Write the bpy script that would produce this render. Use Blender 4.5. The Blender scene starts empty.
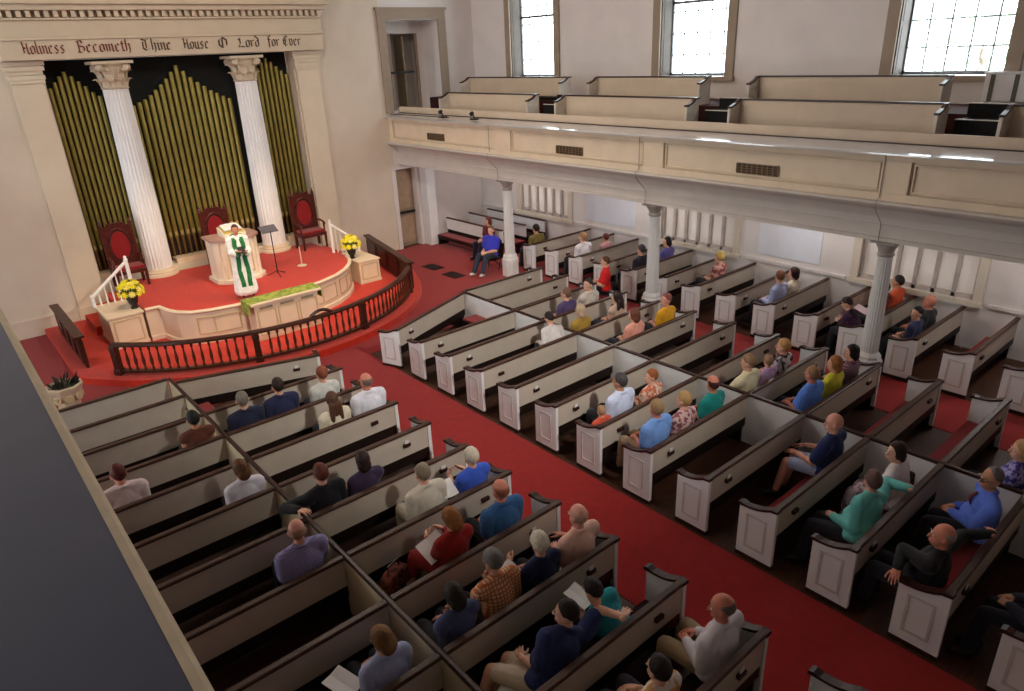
import bpy, math, random
import numpy as np
from mathutils import Vector, Matrix
random.seed(11)
V = Vector
SC = bpy.context.scene
COL = SC.collection
R_ = math.radians

# ------------------------------------------------------------------ camera
F_PX = 695.741
YAW, PITCH, ROLL = R_(39.61206), R_(22.98066), R_(-2.65842)
CAM = V((0.0, 0.0, 5.67))
_f = V((math.sin(YAW)*math.cos(PITCH), math.cos(YAW)*math.cos(PITCH), -math.sin(PITCH)))
_r0 = V((math.cos(YAW), -math.sin(YAW), 0)); _u0 = _r0.cross(_f)
_r = math.cos(ROLL)*_r0 + math.sin(ROLL)*_u0
_u = -math.sin(ROLL)*_r0 + math.cos(ROLL)*_u0
cd = bpy.data.cameras.new('camera'); cam = bpy.data.objects.new('camera', cd); COL.objects.link(cam)
cam.matrix_world = Matrix(((_r.x, _u.x, -_f.x, CAM.x), (_r.y, _u.y, -_f.y, CAM.y), (_r.z, _u.z, -_f.z, CAM.z), (0, 0, 0, 1)))
cd.sensor_width = 36.0; cd.lens = F_PX/1024*36.0; cd.clip_end = 200
SC.camera = cam

def ray(px, py):
    return _r*((px-512)/F_PX) + _u*(-(py-345.5)/F_PX) + _f
def at_y(px, py, y):
    d = ray(px, py); return CAM + d*((y-CAM.y)/d.y)
def at_z(px, py, z):
    d = ray(px, py); return CAM + d*((z-CAM.z)/d.z)
def at_x(px, py, x):
    d = ray(px, py); return CAM + d*((x-CAM.x)/d.x)

# ------------------------------------------------------------------ colour and materials
def lin(c):
    def g(u):
        u /= 255.0
        return u/12.92 if u <= .04045 else ((u+.055)/1.055)**2.4
    return (g(c[0]), g(c[1]), g(c[2]), 1.0)
MATS = {}
def mat(key, c, rough=.6, var=.12, scale=6.0, bump=0.0, bscale=60.0, metal=0.0, spec=.35, sheen=0.0, coat=0.0):
    """Procedural surface: base colour broken up by two octaves of noise, optional fine bump."""
    if key in MATS: return MATS[key]
    m = bpy.data.materials.new(key); m.use_nodes = True
    nt = m.node_tree; b = nt.nodes['Principled BSDF']
    b.inputs['Roughness'].default_value = rough; b.inputs['Metallic'].default_value = metal
    b.inputs['Specular IOR Level'].default_value = spec
    b.inputs['Sheen Weight'].default_value = sheen; b.inputs['Coat Weight'].default_value = coat
    tc = nt.nodes.new('ShaderNodeTexCoord'); no = nt.nodes.new('ShaderNodeTexNoise')
    no.inputs['Scale'].default_value = scale; no.inputs['Detail'].default_value = 4
    nt.links.new(tc.outputs['Object'], no.inputs['Vector'])
    rp = nt.nodes.new('ShaderNodeValToRGB')
    a = lin(c)
    rp.color_ramp.elements[0].position = .3; rp.color_ramp.elements[1].position = .7
    rp.color_ramp.elements[0].color = tuple(x*(1-var) for x in a[:3])+(1,)
    rp.color_ramp.elements[1].color = tuple(min(1, x*(1+var)) for x in a[:3])+(1,)
    nt.links.new(no.outputs['Fac'], rp.inputs['Fac']); nt.links.new(rp.outputs['Color'], b.inputs['Base Color'])
    if bump:
        n2 = nt.nodes.new('ShaderNodeTexNoise'); n2.inputs['Scale'].default_value = bscale
        nt.links.new(tc.outputs['Object'], n2.inputs['Vector'])
        bp = nt.nodes.new('ShaderNodeBump'); bp.inputs['Strength'].default_value = bump; bp.inputs['Distance'].default_value = .01
        nt.links.new(n2.outputs['Fac'], bp.inputs['Height']); nt.links.new(bp.outputs['Normal'], b.inputs['Normal'])
    MATS[key] = m
    return m
def mat_wood(key, c, c2, rough=.4, scale=3.0):
    if key in MATS: return MATS[key]
    m = mat(key, c, rough, 0, scale, .08, 40)
    nt = m.node_tree; b = nt.nodes['Principled BSDF']
    tc = nt.nodes['Texture Coordinate']
    mp = nt.nodes.new('ShaderNodeMapping'); mp.inputs['Scale'].default_value = (1.2, 14, 14)
    w = nt.nodes.new('ShaderNodeTexNoise'); w.inputs['Scale'].default_value = scale; w.inputs['Detail'].default_value = 6
    w.inputs['Distortion'].default_value = 1.2
    rp = nt.nodes.new('ShaderNodeValToRGB'); rp.color_ramp.elements[0].color = lin(c2); rp.color_ramp.elements[1].color = lin(c)
    rp.color_ramp.elements[0].position = .35; rp.color_ramp.elements[1].position = .65
    nt.links.new(tc.outputs['Object'], mp.inputs['Vector']); nt.links.new(mp.outputs['Vector'], w.inputs['Vector'])
    nt.links.new(w.outputs['Fac'], rp.inputs['Fac']); nt.links.new(rp.outputs['Color'], b.inputs['Base Color'])
    return m
def mat_plaid(key, c, c2, scale=60, rough=.85):
    """Crossing stripes on cloth."""
    if key in MATS: return MATS[key]
    m = mat(key, c, rough, .08, 30, .15, 200)
    nt = m.node_tree; b = nt.nodes['Principled BSDF']; tc = nt.nodes['Texture Coordinate']
    cols = []
    for ax in ('X', 'Z'):
        w = nt.nodes.new('ShaderNodeTexWave'); w.bands_direction = ax; w.inputs['Scale'].default_value = scale/6.0
        w.inputs['Distortion'].default_value = .6
        nt.links.new(tc.outputs['Object'], w.inputs['Vector']); cols.append(w)
    mx = nt.nodes.new('ShaderNodeMath'); mx.operation = 'MAXIMUM'
    nt.links.new(cols[0].outputs['Fac'], mx.inputs[0]); nt.links.new(cols[1].outputs['Fac'], mx.inputs[1])
    rp = nt.nodes.new('ShaderNodeValToRGB'); rp.color_ramp.elements[0].color = lin(c); rp.color_ramp.elements[1].color = lin(c2)
    rp.color_ramp.elements[0].position = .55; rp.color_ramp.elements[1].position = .85
    nt.links.new(mx.outputs[0], rp.inputs['Fac']); nt.links.new(rp.outputs['Color'], b.inputs['Base Color'])
    return m
def mat_floral(key, c, c2, scale=22, rough=.85):
    if key in MATS: return MATS[key]
    m = mat(key, c, rough, .08, 30, .15, 200)
    nt = m.node_tree; b = nt.nodes['Principled BSDF']; tc = nt.nodes['Texture Coordinate']
    w = nt.nodes.new('ShaderNodeTexNoise'); w.inputs['Scale'].default_value = scale; w.inputs['Detail'].default_value = 2
    nt.links.new(tc.outputs['Object'], w.inputs['Vector'])
    rp = nt.nodes.new('ShaderNodeValToRGB'); rp.color_ramp.elements[0].color = lin(c); rp.color_ramp.elements[1].color = lin(c2)
    rp.color_ramp.elements[0].position = .46; rp.color_ramp.elements[1].position = .54
    nt.links.new(w.outputs['Fac'], rp.inputs['Fac']); nt.links.new(rp.outputs['Color'], b.inputs['Base Color'])
    return m
def mat_emit(key, c, s):
    if key in MATS: return MATS[key]
    m = bpy.data.materials.new(key); m.use_nodes = True; b = m.node_tree.nodes['Principled BSDF']
    b.inputs['Emission Color'].default_value = lin(c); b.inputs['Emission Strength'].default_value = s
    MATS[key] = m; return m
def mat_glass(key):
    if key in MATS: return MATS[key]
    m = bpy.data.materials.new(key); m.use_nodes = True; nt = m.node_tree
    for n in list(nt.nodes): nt.nodes.remove(n)
    o = nt.nodes.new('ShaderNodeOutputMaterial'); mx = nt.nodes.new('ShaderNodeMixShader')
    t = nt.nodes.new('ShaderNodeBsdfTransparent'); g = nt.nodes.new('ShaderNodeBsdfGlossy')
    g.inputs['Roughness'].default_value = .05; mx.inputs[0].default_value = .06
    t.inputs['Color'].default_value = (.95, .97, .97, 1)
    nt.links.new(t.outputs[0], mx.inputs[1]); nt.links.new(g.outputs[0], mx.inputs[2]); nt.links.new(mx.outputs[0], o.inputs['Surface'])
    MATS[key] = m; return m

PAINT = mat('pew_paint', (196, 184, 170), .55, .06, 3, .05, 40)
WHITE = mat('white_paint', (234, 234, 234), .5, .04, 3, .05, 40)
CREAM = mat('cream_paint', (224, 206, 180), .5, .05, 3, .05, 40)
WALLM = mat('cream_wall', (216, 204, 186), .8, .04, 1.5, .05, 60)
WALLW = mat('white_wall', (226, 218, 214), .8, .04, 1.5, .05, 60)
TRIMM = mat('taupe_trim', (156, 138, 120), .55, .05, 3)
WOOD = mat_wood('dark_wood', (64, 34, 24), (36, 18, 13), .35)
WOOD2 = mat_wood('seat_wood', (34, 20, 15), (20, 12, 9), .5)  # darkened so the colour carries the shade between the pews
RAILT = mat_wood('rail_cap_wood', (84, 56, 42), (54, 32, 24), .4)
WOODF = mat_wood('floor_wood', (84, 50, 32), (56, 34, 24), .5)
CARPET = mat('red_carpet', (146, 13, 10), .95, .12, 9, .4, 260, sheen=.15)
CUSH = mat('red_cushion', (128, 10, 16), .9, .1, 14, .2, 220, sheen=.2)
CUSHD = mat('shaded_cushion', (40, 16, 16), .9, .1, 14, .2, 220)  # shaded copy of the red cushion, gloom of the pew gaps in its colour
BLACK = mat('black_metal', (22, 22, 24), .5, .1, 20)
PAPER = mat('white_paper', (232, 230, 226), .8, .02, 8)
GOLD = mat('organ_gold', (150, 136, 72), .38, .15, 5, 0, 1, metal=.55)
GOLDD = mat('organ_foot', (126, 104, 60), .45, .2, 5, 0, 1, metal=.4)
DARKG = mat('organ_dark', (16, 20, 18), .8, .2, 3)
GREY = mat('grey_ledge', (84, 92, 114), .42, .05, 2.5, .03, 12)

# ------------------------------------------------------------------ mesh builder
class MB:
    def __init__(s): s.v = []; s.f = []; s.m = []
    def add(s, vs, fs, mi=0, M=None):
        o = len(s.v)
        s.v += [tuple(M @ V(p)) if M is not None else tuple(p) for p in vs]
        s.f += [tuple(o+i for i in f) for f in fs]; s.m += [mi]*len(fs)
        return s
    def box(s, x0, x1, y0, y1, z0, z1, mi=0, M=None):
        return s.add([(x0,y0,z0),(x1,y0,z0),(x1,y1,z0),(x0,y1,z0),(x0,y0,z1),(x1,y0,z1),(x1,y1,z1),(x0,y1,z1)],
                     [(3,2,1,0),(4,5,6,7),(0,1,5,4),(1,2,6,5),(2,3,7,6),(3,0,4,7)], mi, M)
    def prism(s, poly, ax, a0, a1, mi=0, M=None):
        """Extrude a polygon of 2-D points along axis ax; the 2-D axes are the two others in x,y,z order. Outlines read counter-clockwise in (u,v)."""
        n = len(poly)
        def p(u, w, a): return {'x': (a,u,w), 'y': (u,a,w), 'z': (u,w,a)}[ax]
        vs = [p(u,w,a0) for u,w in poly]+[p(u,w,a1) for u,w in poly]
        fs = [tuple(range(n))[::-1], tuple(range(n, 2*n))]+[(i, (i+1) % n, n+(i+1) % n, n+i) for i in range(n)]
        if ax == 'y': fs = [f[::-1] for f in fs]
        return s.add(vs, fs, mi, M)
    def lathe(s, prof, c=(0,0,0), n=16, mi=0, M=None, ph=0.0):
        vs = []; fs = []
        k = len(prof)
        for r, z in prof:
            for i in range(n):
                a = ph+2*math.pi*i/n; vs.append((c[0]+r*math.cos(a), c[1]+r*math.sin(a), c[2]+z))
        for j in range(k-1):
            for i in range(n):
                fs.append((j*n+i, j*n+(i+1) % n, (j+1)*n+(i+1) % n, (j+1)*n+i))
        fs.append(tuple(range(n))[::-1]); fs.append(tuple((k-1)*n+i for i in range(n)))
        return s.add(vs, fs, mi, M)
    def tube(s, pts, r, n=8, mi=0, M=None):
        pts = [V(p) for p in pts]; k = len(pts); vs = []; fs = []
        rr = r if isinstance(r, (list, tuple)) else [r]*k
        up = V((0,0,1))
        for j, p in enumerate(pts):
            d = (pts[min(j+1, k-1)]-pts[max(j-1, 0)]).normalized()
            a = d.cross(up) if abs(d.dot(up)) < .95 else d.cross(V((1,0,0)))
            a.normalize(); b = d.cross(a)
            for i in range(n):
                t = 2*math.pi*i/n; vs.append(tuple(p+(a*math.cos(t)+b*math.sin(t))*rr[j]))
        for j in range(k-1):
            for i in range(n): fs.append((j*n+i, j*n+(i+1) % n, (j+1)*n+(i+1) % n, (j+1)*n+i))
        fs.append(tuple(range(n))[::-1]); fs.append(tuple((k-1)*n+i for i in range(n)))
        return s.add(vs, fs, mi, M)
    def ribbon(s, pts, prof, mi=0, closed_ends=True):
        """Sweep a closed profile (list of (out, up)) along points with an outward 2-D normal: pts = [(x,y,nx,ny)]."""
        k = len(pts); n = len(prof); vs = []; fs = []
        for x, y, nx, ny in pts:
            for o, h in prof: vs.append((x+nx*o, y+ny*o, h))
        for j in range(k-1):
            for i in range(n): fs.append((j*n+i, j*n+(i+1) % n, (j+1)*n+(i+1) % n, (j+1)*n+i))
        if closed_ends: fs.append(tuple(range(n))[::-1]); fs.append(tuple((k-1)*n+i for i in range(n)))
        return s.add(vs, fs, mi)
    def build(s, name, mats, parent=None, loc=None, rotz=0.0, smooth=False, bevel=0.0, fix=True):
        me = bpy.data.meshes.new(name); me.from_pydata(s.v, [], s.f)
        if not isinstance(mats, (list, tuple)): mats = [mats]
        for m in mats: me.materials.append(m)
        me.polygons.foreach_set('material_index', s.m)
        if fix:
            import bmesh
            b = bmesh.new(); b.from_mesh(me); bmesh.ops.recalc_face_normals(b, faces=b.faces); b.to_mesh(me); b.free()
        if smooth:
            me.polygons.foreach_set('use_smooth', [True]*len(me.polygons)); me.set_sharp_from_angle(angle=R_(40))
        o = bpy.data.objects.new(name, me); COL.objects.link(o)
        if parent: o.parent = parent
        if loc is not None: o.location = loc
        if rotz: o.rotation_euler = (0, 0, rotz)
        if bevel:
            md = o.modifiers.new('bevel', 'BEVEL'); md.width = bevel; md.segments = 2; md.limit_method = 'ANGLE'
        return o

def tag(o, label=None, cat=None, group=None, kind=None):
    if label: o['label'] = label
    if cat: o['category'] = cat
    if group: o['group'] = group
    if kind: o['kind'] = kind
    return o
def thing(name, label, cat, loc=(0,0,0), rotz=0.0, group=None, kind=None, scale=1.0):
    o = bpy.data.objects.new(name, None); COL.objects.link(o); o.location = loc; o.rotation_euler = (0, 0, rotz)
    o.empty_display_size = .1
    if scale != 1.0: o.scale = (scale,)*3
    return tag(o, label, cat, group, kind)
def struct(name, mb, mats, label=None, parent=None, **k):
    o = mb.build(name, mats, parent, **k)
    if parent is None: o['kind'] = 'structure'
    if label: o['label'] = label
    return o
ORD = ['zeroth','first','second','third','fourth','fifth','sixth','seventh','eighth','ninth','tenth','eleventh','twelfth','thirteenth','fourteenth','fifteenth','sixteenth']
# ------------------------------------------------------------------ people
def capsule(p0, r0, p1, r1, n=10):
    p0, p1 = V(p0), V(p1); d = p1-p0
    if d.length < 1e-5: d = V((0, 0, 1e-5))
    d.normalize(); a = d.orthogonal().normalized(); b = d.cross(a)
    rings = [(p0, r0, -80), (p0, r0, -45), (p0, r0, 0), (p1, r1, 0), (p1, r1, 45), (p1, r1, 80)]
    vs = []
    for c, r, t in rings:
        t = math.radians(t)
        for i in range(n):
            q = 2*math.pi*i/n; vs.append(c+d*(r*math.sin(t))+(a*math.cos(q)+b*math.sin(q))*(r*math.cos(t)))
    k = len(rings)
    fs = [(j*n+i, j*n+(i+1) % n, (j+1)*n+(i+1) % n, (j+1)*n+i) for j in range(k-1) for i in range(n)]
    fs += [tuple(range(n))[::-1], tuple((k-1)*n+i for i in range(n))]
    return vs, fs
def ellipsoid(c, r, Rm=None, n=16, m=10):
    c = V(c); vs = [];
    for j in range(1, m):
        t = math.pi*j/m
        for i in range(n):
            q = 2*math.pi*i/n; p = V((r[0]*math.sin(t)*math.cos(q), r[1]*math.sin(t)*math.sin(q), r[2]*math.cos(t)))
            vs.append(c+(Rm @ p if Rm else p))
    top = c+(Rm @ V((0,0,r[2])) if Rm else V((0,0,r[2]))); bot = c-(Rm @ V((0,0,r[2])) if Rm else V((0,0,r[2])))
    vs += [top, bot]; T = len(vs)-2; B = T+1
    fs = [((j)*n+i, (j+1)*n+i, (j+1)*n+(i+1) % n, j*n+(i+1) % n) for j in range(m-2) for i in range(n)]
    fs += [(T, i, (i+1) % n) for i in range(n)]+[(B, (m-2)*n+(i+1) % n, (m-2)*n+i) for i in range(n)]
    return vs, fs
class PR:
    def __init__(s): s.v = []; s.f = []
    def put(s, g, M=None):
        o = len(s.v); vs, fs = g
        s.v += [tuple(M @ p) if M is not None else tuple(p) for p in vs]; s.f += [tuple(o+i for i in f) for f in fs]; return s
    def cap(s, *a, M=None): return s.put(capsule(*a), M)
    def ell(s, *a, M=None): return s.put(ellipsoid(*a), M)
JOBS = []
def job(pr, voxel, it=2):
    """Queue a union of closed shapes to be fused into one continuous skin."""
    me = bpy.data.meshes.new('tmp'); me.from_pydata(pr.v, [], pr.f); ob = bpy.data.objects.new('tmp', me); COL.objects.link(ob)
    md = ob.modifiers.new('r', 'REMESH'); md.mode = 'VOXEL'; md.voxel_size = voxel
    if it: sm = ob.modifiers.new('s', 'SMOOTH'); sm.iterations = it; sm.factor = .5
    JOBS.append(ob); return len(JOBS)-1
BAKED = {}
def bake():
    dg = bpy.context.evaluated_depsgraph_get()
    for i, ob in enumerate(JOBS):
        if i in BAKED: continue
        me = bpy.data.meshes.new_from_object(ob.evaluated_get(dg)); me.polygons.foreach_set('use_smooth', [True]*len(me.polygons)); BAKED[i] = me
    for i, ob in enumerate(JOBS):
        if ob is not None:
            d = ob.data; bpy.data.objects.remove(ob); bpy.data.meshes.remove(d); JOBS[i] = None

# a relaxed right hand: wrist at the origin, fingers along +y, back of the hand +z
def hand_prims(curl):
    p = PR()
    p.cap((-.02, .02, 0), .018, (-.024, .075, 0), .015); p.cap((.0, .015, 0), .02, (0, .08, 0), .016); p.cap((.018, .02, 0), .018, (.026, .072, -.002), .014)
    p.cap((0, -.03, 0), .025, (0, .02, 0), .023)
    for x, y, L, r, sp in ((-.031, .082, .074, .0088, -.10), (-.0105, .089, .083, .009, -.02), (.0105, .085, .077, .0088, .05), (.029, .076, .06, .0078, .14)):
        a = V((x, y, .0)); ang = 0; q = a
        for k, fr in enumerate((.45, .32, .26)):
            ang += curl*(.5, .9, .7)[k]
            d = V((math.sin(sp), math.cos(sp)*math.cos(ang), -math.sin(ang))); e = q+d*L*fr; p.cap(q, r*(1-.08*k), e, r*(1-.08*(k+1)), 8); q = e
    q = V((-.022, .022, -.006))
    for d, L, r in ((V((-.72, .62, -.3)), .042, .0125), (V((-.42, .86, -.25)), .034, .0105), (V((-.15, .95, -.28)), .028, .0092)):
        e = q+d.normalized()*L; p.cap(q, r, e, r*.93, 8); q = e
    return p
HAND_J = [job(hand_prims(c), .0058, 1) for c in (.35, .8)]

def rot_head(yaw, pitch, roll=0):
    return Matrix.Rotation(-R_(yaw), 3, 'Z') @ Matrix.Rotation(-R_(pitch), 3, 'X') @ Matrix.Rotation(R_(roll), 3, 'Y')
def hair_thr(style, az):
    T = {'short': [(0, .64), (45, .56), (66, .3), (80, -.15), (92, -.2), (104, -.1), (122, -.5), (180, -.74)],
         'receding': [(0, .93), (35, .86), (60, .55), (78, .05), (92, -.2), (104, -.1), (122, -.5), (180, -.7)],
         'full': [(0, .55), (40, .45), (68, .0), (90, -.35), (120, -.6), (180, -.75)],
         'bob': [(0, .58), (35, .5), (58, .1), (68, -.9), (120, -1.1), (180, -1.1)],
         'bald': [(0, 2), (70, 2), (84, .2), (100, -.2), (120, -.4), (180, -.6)],
         'shaved': [(0, 2), (180, 2)]}[style]
    for (a, x), (b, y) in zip(T, T[1:]):
        if az <= b: return x+(y-x)*(az-a)/(b-a)
    return T[-1][1]
def hair_geo(style, H, hc, long_, vol, rnd):
    """Cap of hair: skull-shaped shell, sunk under the skin where no hair grows; hair mass for long styles."""
    p = PR(); n, m = 36, 22; base = 'bob' if style in ('long', 'bun', 'wavy') else style
    vs = []; fs = []
    for j in range(1, m):
        t = math.pi*j/m
        for i in range(n):
            q = 2*math.pi*i/n; d = V((math.sin(t)*math.sin(q), math.sin(t)*math.cos(q), math.cos(t)))
            az = abs(math.degrees(math.atan2(d.x, d.y))); th = hair_thr(base, az)
            g = min(1, max(0, (d.z-th)/.26+.5))
            if base == 'bald': g *= min(1, max(0, (.34-d.z)/.2+.5))
            k = .90+(.09+vol+(.022*math.sin(7*q+4*t)*math.sin(5*t+q)+rnd.uniform(-.022, .022)))*g
            low = 1+.12*max(0, -d.z) if base == 'bob' else 1
            vs.append(hc+H @ V((d.x*.080*k*low, d.y*.098*k-.012, d.z*.108*k*(1.1 if d.z < 0 and base == 'bob' else 1)+.022)))
    top = hc+H @ V((0, -.012, .022+.108*(1.0+vol if base not in ('bald', 'shaved') else .9))); bot = hc+H @ V((0, -.012, .022-.108*.9))
    vs += [top, bot]; T_ = len(vs)-2; B_ = T_+1
    fs = [(j*n+i, (j+1)*n+i, (j+1)*n+(i+1) % n, j*n+(i+1) % n) for j in range(m-2) for i in range(n)]
    fs += [(T_, i, (i+1) % n) for i in range(n)]+[(B_, (m-2)*n+(i+1) % n, (m-2)*n+i) for i in range(n)]
    p.put((vs, [f[::-1] for f in fs]))
    W = lambda x, y, z: hc+H @ V((x, y, z))
    if base == 'bob':
        p.ell(W(0, -.055, -.045), (.082, .058, .085), H)
    if style in ('long', 'wavy'):
        for x in (-.05, 0, .05):
            p.cap(W(x, -.07, -.05), .045, hc+V((x*1.3, -.075-.02*abs(x)/.05, -.05-long_)), .03)
    if style == 'bun': p.ell(W(0, -.125, .03), (.042, .038, .042), H)
    return p
def ik(a, t, l1, l2, pole):
    d = t-a; L = d.length
    if L > (l1+l2)*.999: t = a+d*((l1+l2)*.999/L); d = t-a; L = d.length
    x = (l1*l1-l2*l2+L*L)/(2*L); h = math.sqrt(max(0, l1*l1-x*x)); dn = d.normalized()
    pl = (pole-dn*pole.dot(dn)); pl.normalize()
    return a+dn*x+pl*h, t
PEOPLE = []
def person(label, **o):
    PEOPLE.append((label, o))
SEAT = .40
def build_geo(o, rnd):
    fem = o.get('fem', False); b = o.get('bulk', 1.0); near = o.get('near', True)
    vx = .0115 if near else .016
    stand = o.get('stand', False)
    ln, sd, tw = R_(o.get('lean', -3)), R_(o.get('side', 0)), R_(o.get('twist', 0))
    u = V((math.sin(sd), math.sin(ln), math.cos(ln)*math.cos(sd))).normalized()
    pel = V((0, o.get('pelvy', .182+.09*max(0, b-1)), SEAT+.112)) if not stand else V((0, 0, .95))
    chest = pel+u*(.27 if stand else .22); neck = pel+u*(.475 if stand else .405 if not fem else .39)
    rx = V((math.cos(tw), -math.sin(tw), 0)); rx = (rx-u*rx.dot(u)).normalized(); fy = u.cross(rx)
    RT = Matrix((rx, fy, u)).transposed()
    hl = R_(o.get('hlean', max(0, o.get('lean', 0))*.4))
    hb = neck+u*.05
    hc = hb+V((0, .022+.1*math.sin(hl), .118))
    H = rot_head(o.get('hyaw', 0), o.get('hpitch', 0), o.get('hroll', 0))
    sw = (.184 if not fem else .163)*(.9+.1*b)
    sh = {s: neck+rx*(s*sw)-u*.052 for s in (-1, 1)}
    arms = o.get('arms', ('lap', 'lap')); el = {}; wr = {}; hd = {}
    for s, pr in zip((-1, 1), arms):
        pole = V((s*.3, -.55, -.75))
        tgt = None
        if isinstance(pr, tuple):
            tgt = V(pr)
            if abs(tgt.x) > .28: pole = V((0, .7, -.15))
        elif pr == 'lap': tgt = pel+V((s*.075, .24, .10))
        elif pr == 'thigh': tgt = pel+V((s*.12, .33, .10))
        elif pr == 'cross': tgt = chest+V((-s*.07, .17, -.03)); pole = V((s*.9, .1, -.5))
        elif pr == 'book': tgt = pel+V((s*.11, .30, .20))
        elif pr == 'chin': tgt = hc+H @ V((s*.035, .075, -.19)); pole = V((s*.4, .4, -.8))
        elif pr == 'rail': tgt = V((s*o.get('reach', .62), -.03, .897)); pole = V((0, .7, -.15))
        elif pr == 'down': tgt = pel+V((s*.24, .06, -.08)); pole = V((s*.2, -1, 0))
        l1, l2 = (.275, .25) if not fem else (.255, .235)
        el[s], wr[s] = ik(sh[s], tgt, l1, l2, pole)
        hd[s] = (wr[s]-el[s]).normalized()
    hip = {s: pel+V((s*.088, .02, -.02)) for s in (-1, 1)}
    kn = {}; an = {}; toe = {}
    legs = o.get('legs', 'flat')
    for s in (-1, 1):
        if stand:
            kn[s] = V((s*.09, .02, .5)); an[s] = V((s*.09, -.0, .09)); toe[s] = V((s*.11, .14, .035)); continue
        spread = o.get('spread', .02)
        kn[s] = hip[s]+V((s*spread, .37, .02)); an[s] = V((kn[s].x+s*.0, kn[s].y+.05, .165)); toe[s] = V((an[s].x+s*.02, an[s].y+.12, .125))
        if legs == 'cross' and s == o.get('top', 1):
            kn[s] = hip[s]+V((-s*.10, .39, .10)); an[s] = kn[s]+V((-s*.10, .16, -.33)); toe[s] = an[s]+V((-s*.02, .13, -.03))
        if legs == 'out' : an[s] = V((kn[s].x+s*.02, kn[s].y+.20, .165)); toe[s] = an[s]+V((s*.02, .13, -.03))
    if legs == 'side':   # legs turned to one side
        for s in (-1, 1):
            kn[s] = hip[s]+V((o.get('legx', -.2), .34, .03)); an[s] = V((kn[s].x+o.get('legx', -.2)*.6, kn[s].y+.05, .165)); toe[s] = an[s]+V((o.get('legx', -.2)*.5, .1, -.05))
    def torso(e):
        p = PR()
        p.ell(chest+fy*.005, (.158*b+e, .108*b+e, .20+e), RT); p.ell(pel+u*.12+fy*.02*b, (.152*b+e, .118*b*b+e, .15+e), RT)
        p.ell(pel, (.168*(b if not fem else 1.06*b)+e, .125+e, .105+e), RT)
        p.cap(sh[-1], .056+e, sh[1], .056+e)
        for s in (-1, 1): p.cap(neck+u*.015, .046+e*.6, sh[s]+u*.02, .046+e)
        if fem:
            for s in (-1, 1): p.ell(chest+rx*(s*.07)+fy*.085-u*.0, (.062+e, .06+e, .062+e), RT)
        return p
    body = torso(0)
    body.cap(neck-u*.03, .055, hb+V((0, .012, .03)), .050)
    body.ell(hc+H @ V((0, -.012, .022)), (.076, .094, .102), H); body.ell(hc+H @ V((0, .028, -.052)), (.053, .058, .066), H)
    body.cap(hc+H @ V((0, .085, .012)), .010, hc+H @ V((0, .104, -.026)), .0145)
    body.cap(hc+H @ V((-.02, .078, -.066)), .011, hc+H @ V((.02, .078, -.066)), .011)
    for s in (-1, 1):
        if o.get('hair', 'short') not in ('bob', 'long', 'bun', 'wavy'): body.ell(hc+H @ V((s*.077, -.008, -.008)), (.011, .020, .031), H)
        body.cap(sh[s], .05*b, el[s], .041); body.cap(el[s], .041, wr[s], .029)
        body.cap(hip[s], .088, kn[s], .060); body.cap(kn[s], .060, an[s], .042); body.cap(an[s]+V((0, -.02, -.04)), .036, toe[s], .028)
    o['_body'] = job(body, vx*.9)
    # clothes
    slv = o.get('sleeve', 'short'); e = .016
    top = torso(e)
    if slv != 'none':
        for s in (-1, 1):
            if slv == 'short':
                mid = sh[s].lerp(el[s], .72); top.cap(sh[s], .055*b+e, mid, .052*b+e)
            else:
                top.cap(sh[s], .053*b+e, el[s], .046+e); top.cap(el[s], .046+e, el[s].lerp(wr[s], .97), .034+e*.7)
    if slv == 'long' or o.get('collar', slv == 'short' and not fem):
        for k in range(10):
            a, c = 2*math.pi*k/10, 2*math.pi*(k+1)/10
            P = lambda t: neck+u*(.035+.012*(-math.cos(t)))+rx*(.066*math.sin(t))+fy*(.066*math.cos(t)+.004)
            top.cap(P(a), .014, P(c), .014)
    if o.get('hem', True): top.ell(pel-u*.02, (.178*b+e, .138+e, .075+e), RT)
    o['_top'] = job(top, vx*1.15)
    bot = PR(); lg = o.get('legwear', 'long')
    bot.ell(pel-u*.01, (.172*b+.012, .130+.012, .098+.008), RT)
    for s in (-1, 1):
        if lg == 'skirt':
            bot.cap(hip[s], .105, kn[s], .085); bot.cap(kn[s], .085, kn[s].lerp(an[s], .45), .08)
        else:
            bot.cap(hip[s], .096, kn[s] if lg == 'long' else hip[s].lerp(kn[s], .88), .076)
            if lg == 'long': bot.cap(kn[s], .074, an[s], .062)
    if lg == 'skirt':
        for q in (.3, .6, .9): bot.cap(hip[-1].lerp(kn[-1], q), .09, hip[1].lerp(kn[1], q), .09)
        bot.cap(kn[-1].lerp(an[-1], .35), .075, kn[1].lerp(an[1], .35), .075)
    o['_bot'] = job(bot, vx*1.15)
    sho = []
    for s in (-1, 1):
        q = PR(); h_ = an[s]+V((0, -.035, -.045)); q.cap(h_, .042, toe[s], .036); q.cap(an[s]+V((0, 0, -.02)), .046, an[s]+V((0, 0, -.03)), .046); sho.append(job(q, .014, 1))
    o['_shoes'] = sho
    if o.get('hair', 'short') != 'shaved':
        o['_hair'] = job(hair_geo(o.get('hair', 'short'), H, hc, o.get('long', .14), o.get('vol', .02), rnd), .0085 if near else .012, 1)
    o['_geo'] = (hc, H, wr, hd, el, neck, pel, chest, rx, fy, u)
EYEW = mat('eye_white', (235, 232, 226), .3, .02); EYED = mat('eye_iris', (50, 36, 28), .3, .1); LIP = mat('lip', (168, 88, 80), .5, .05)
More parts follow.
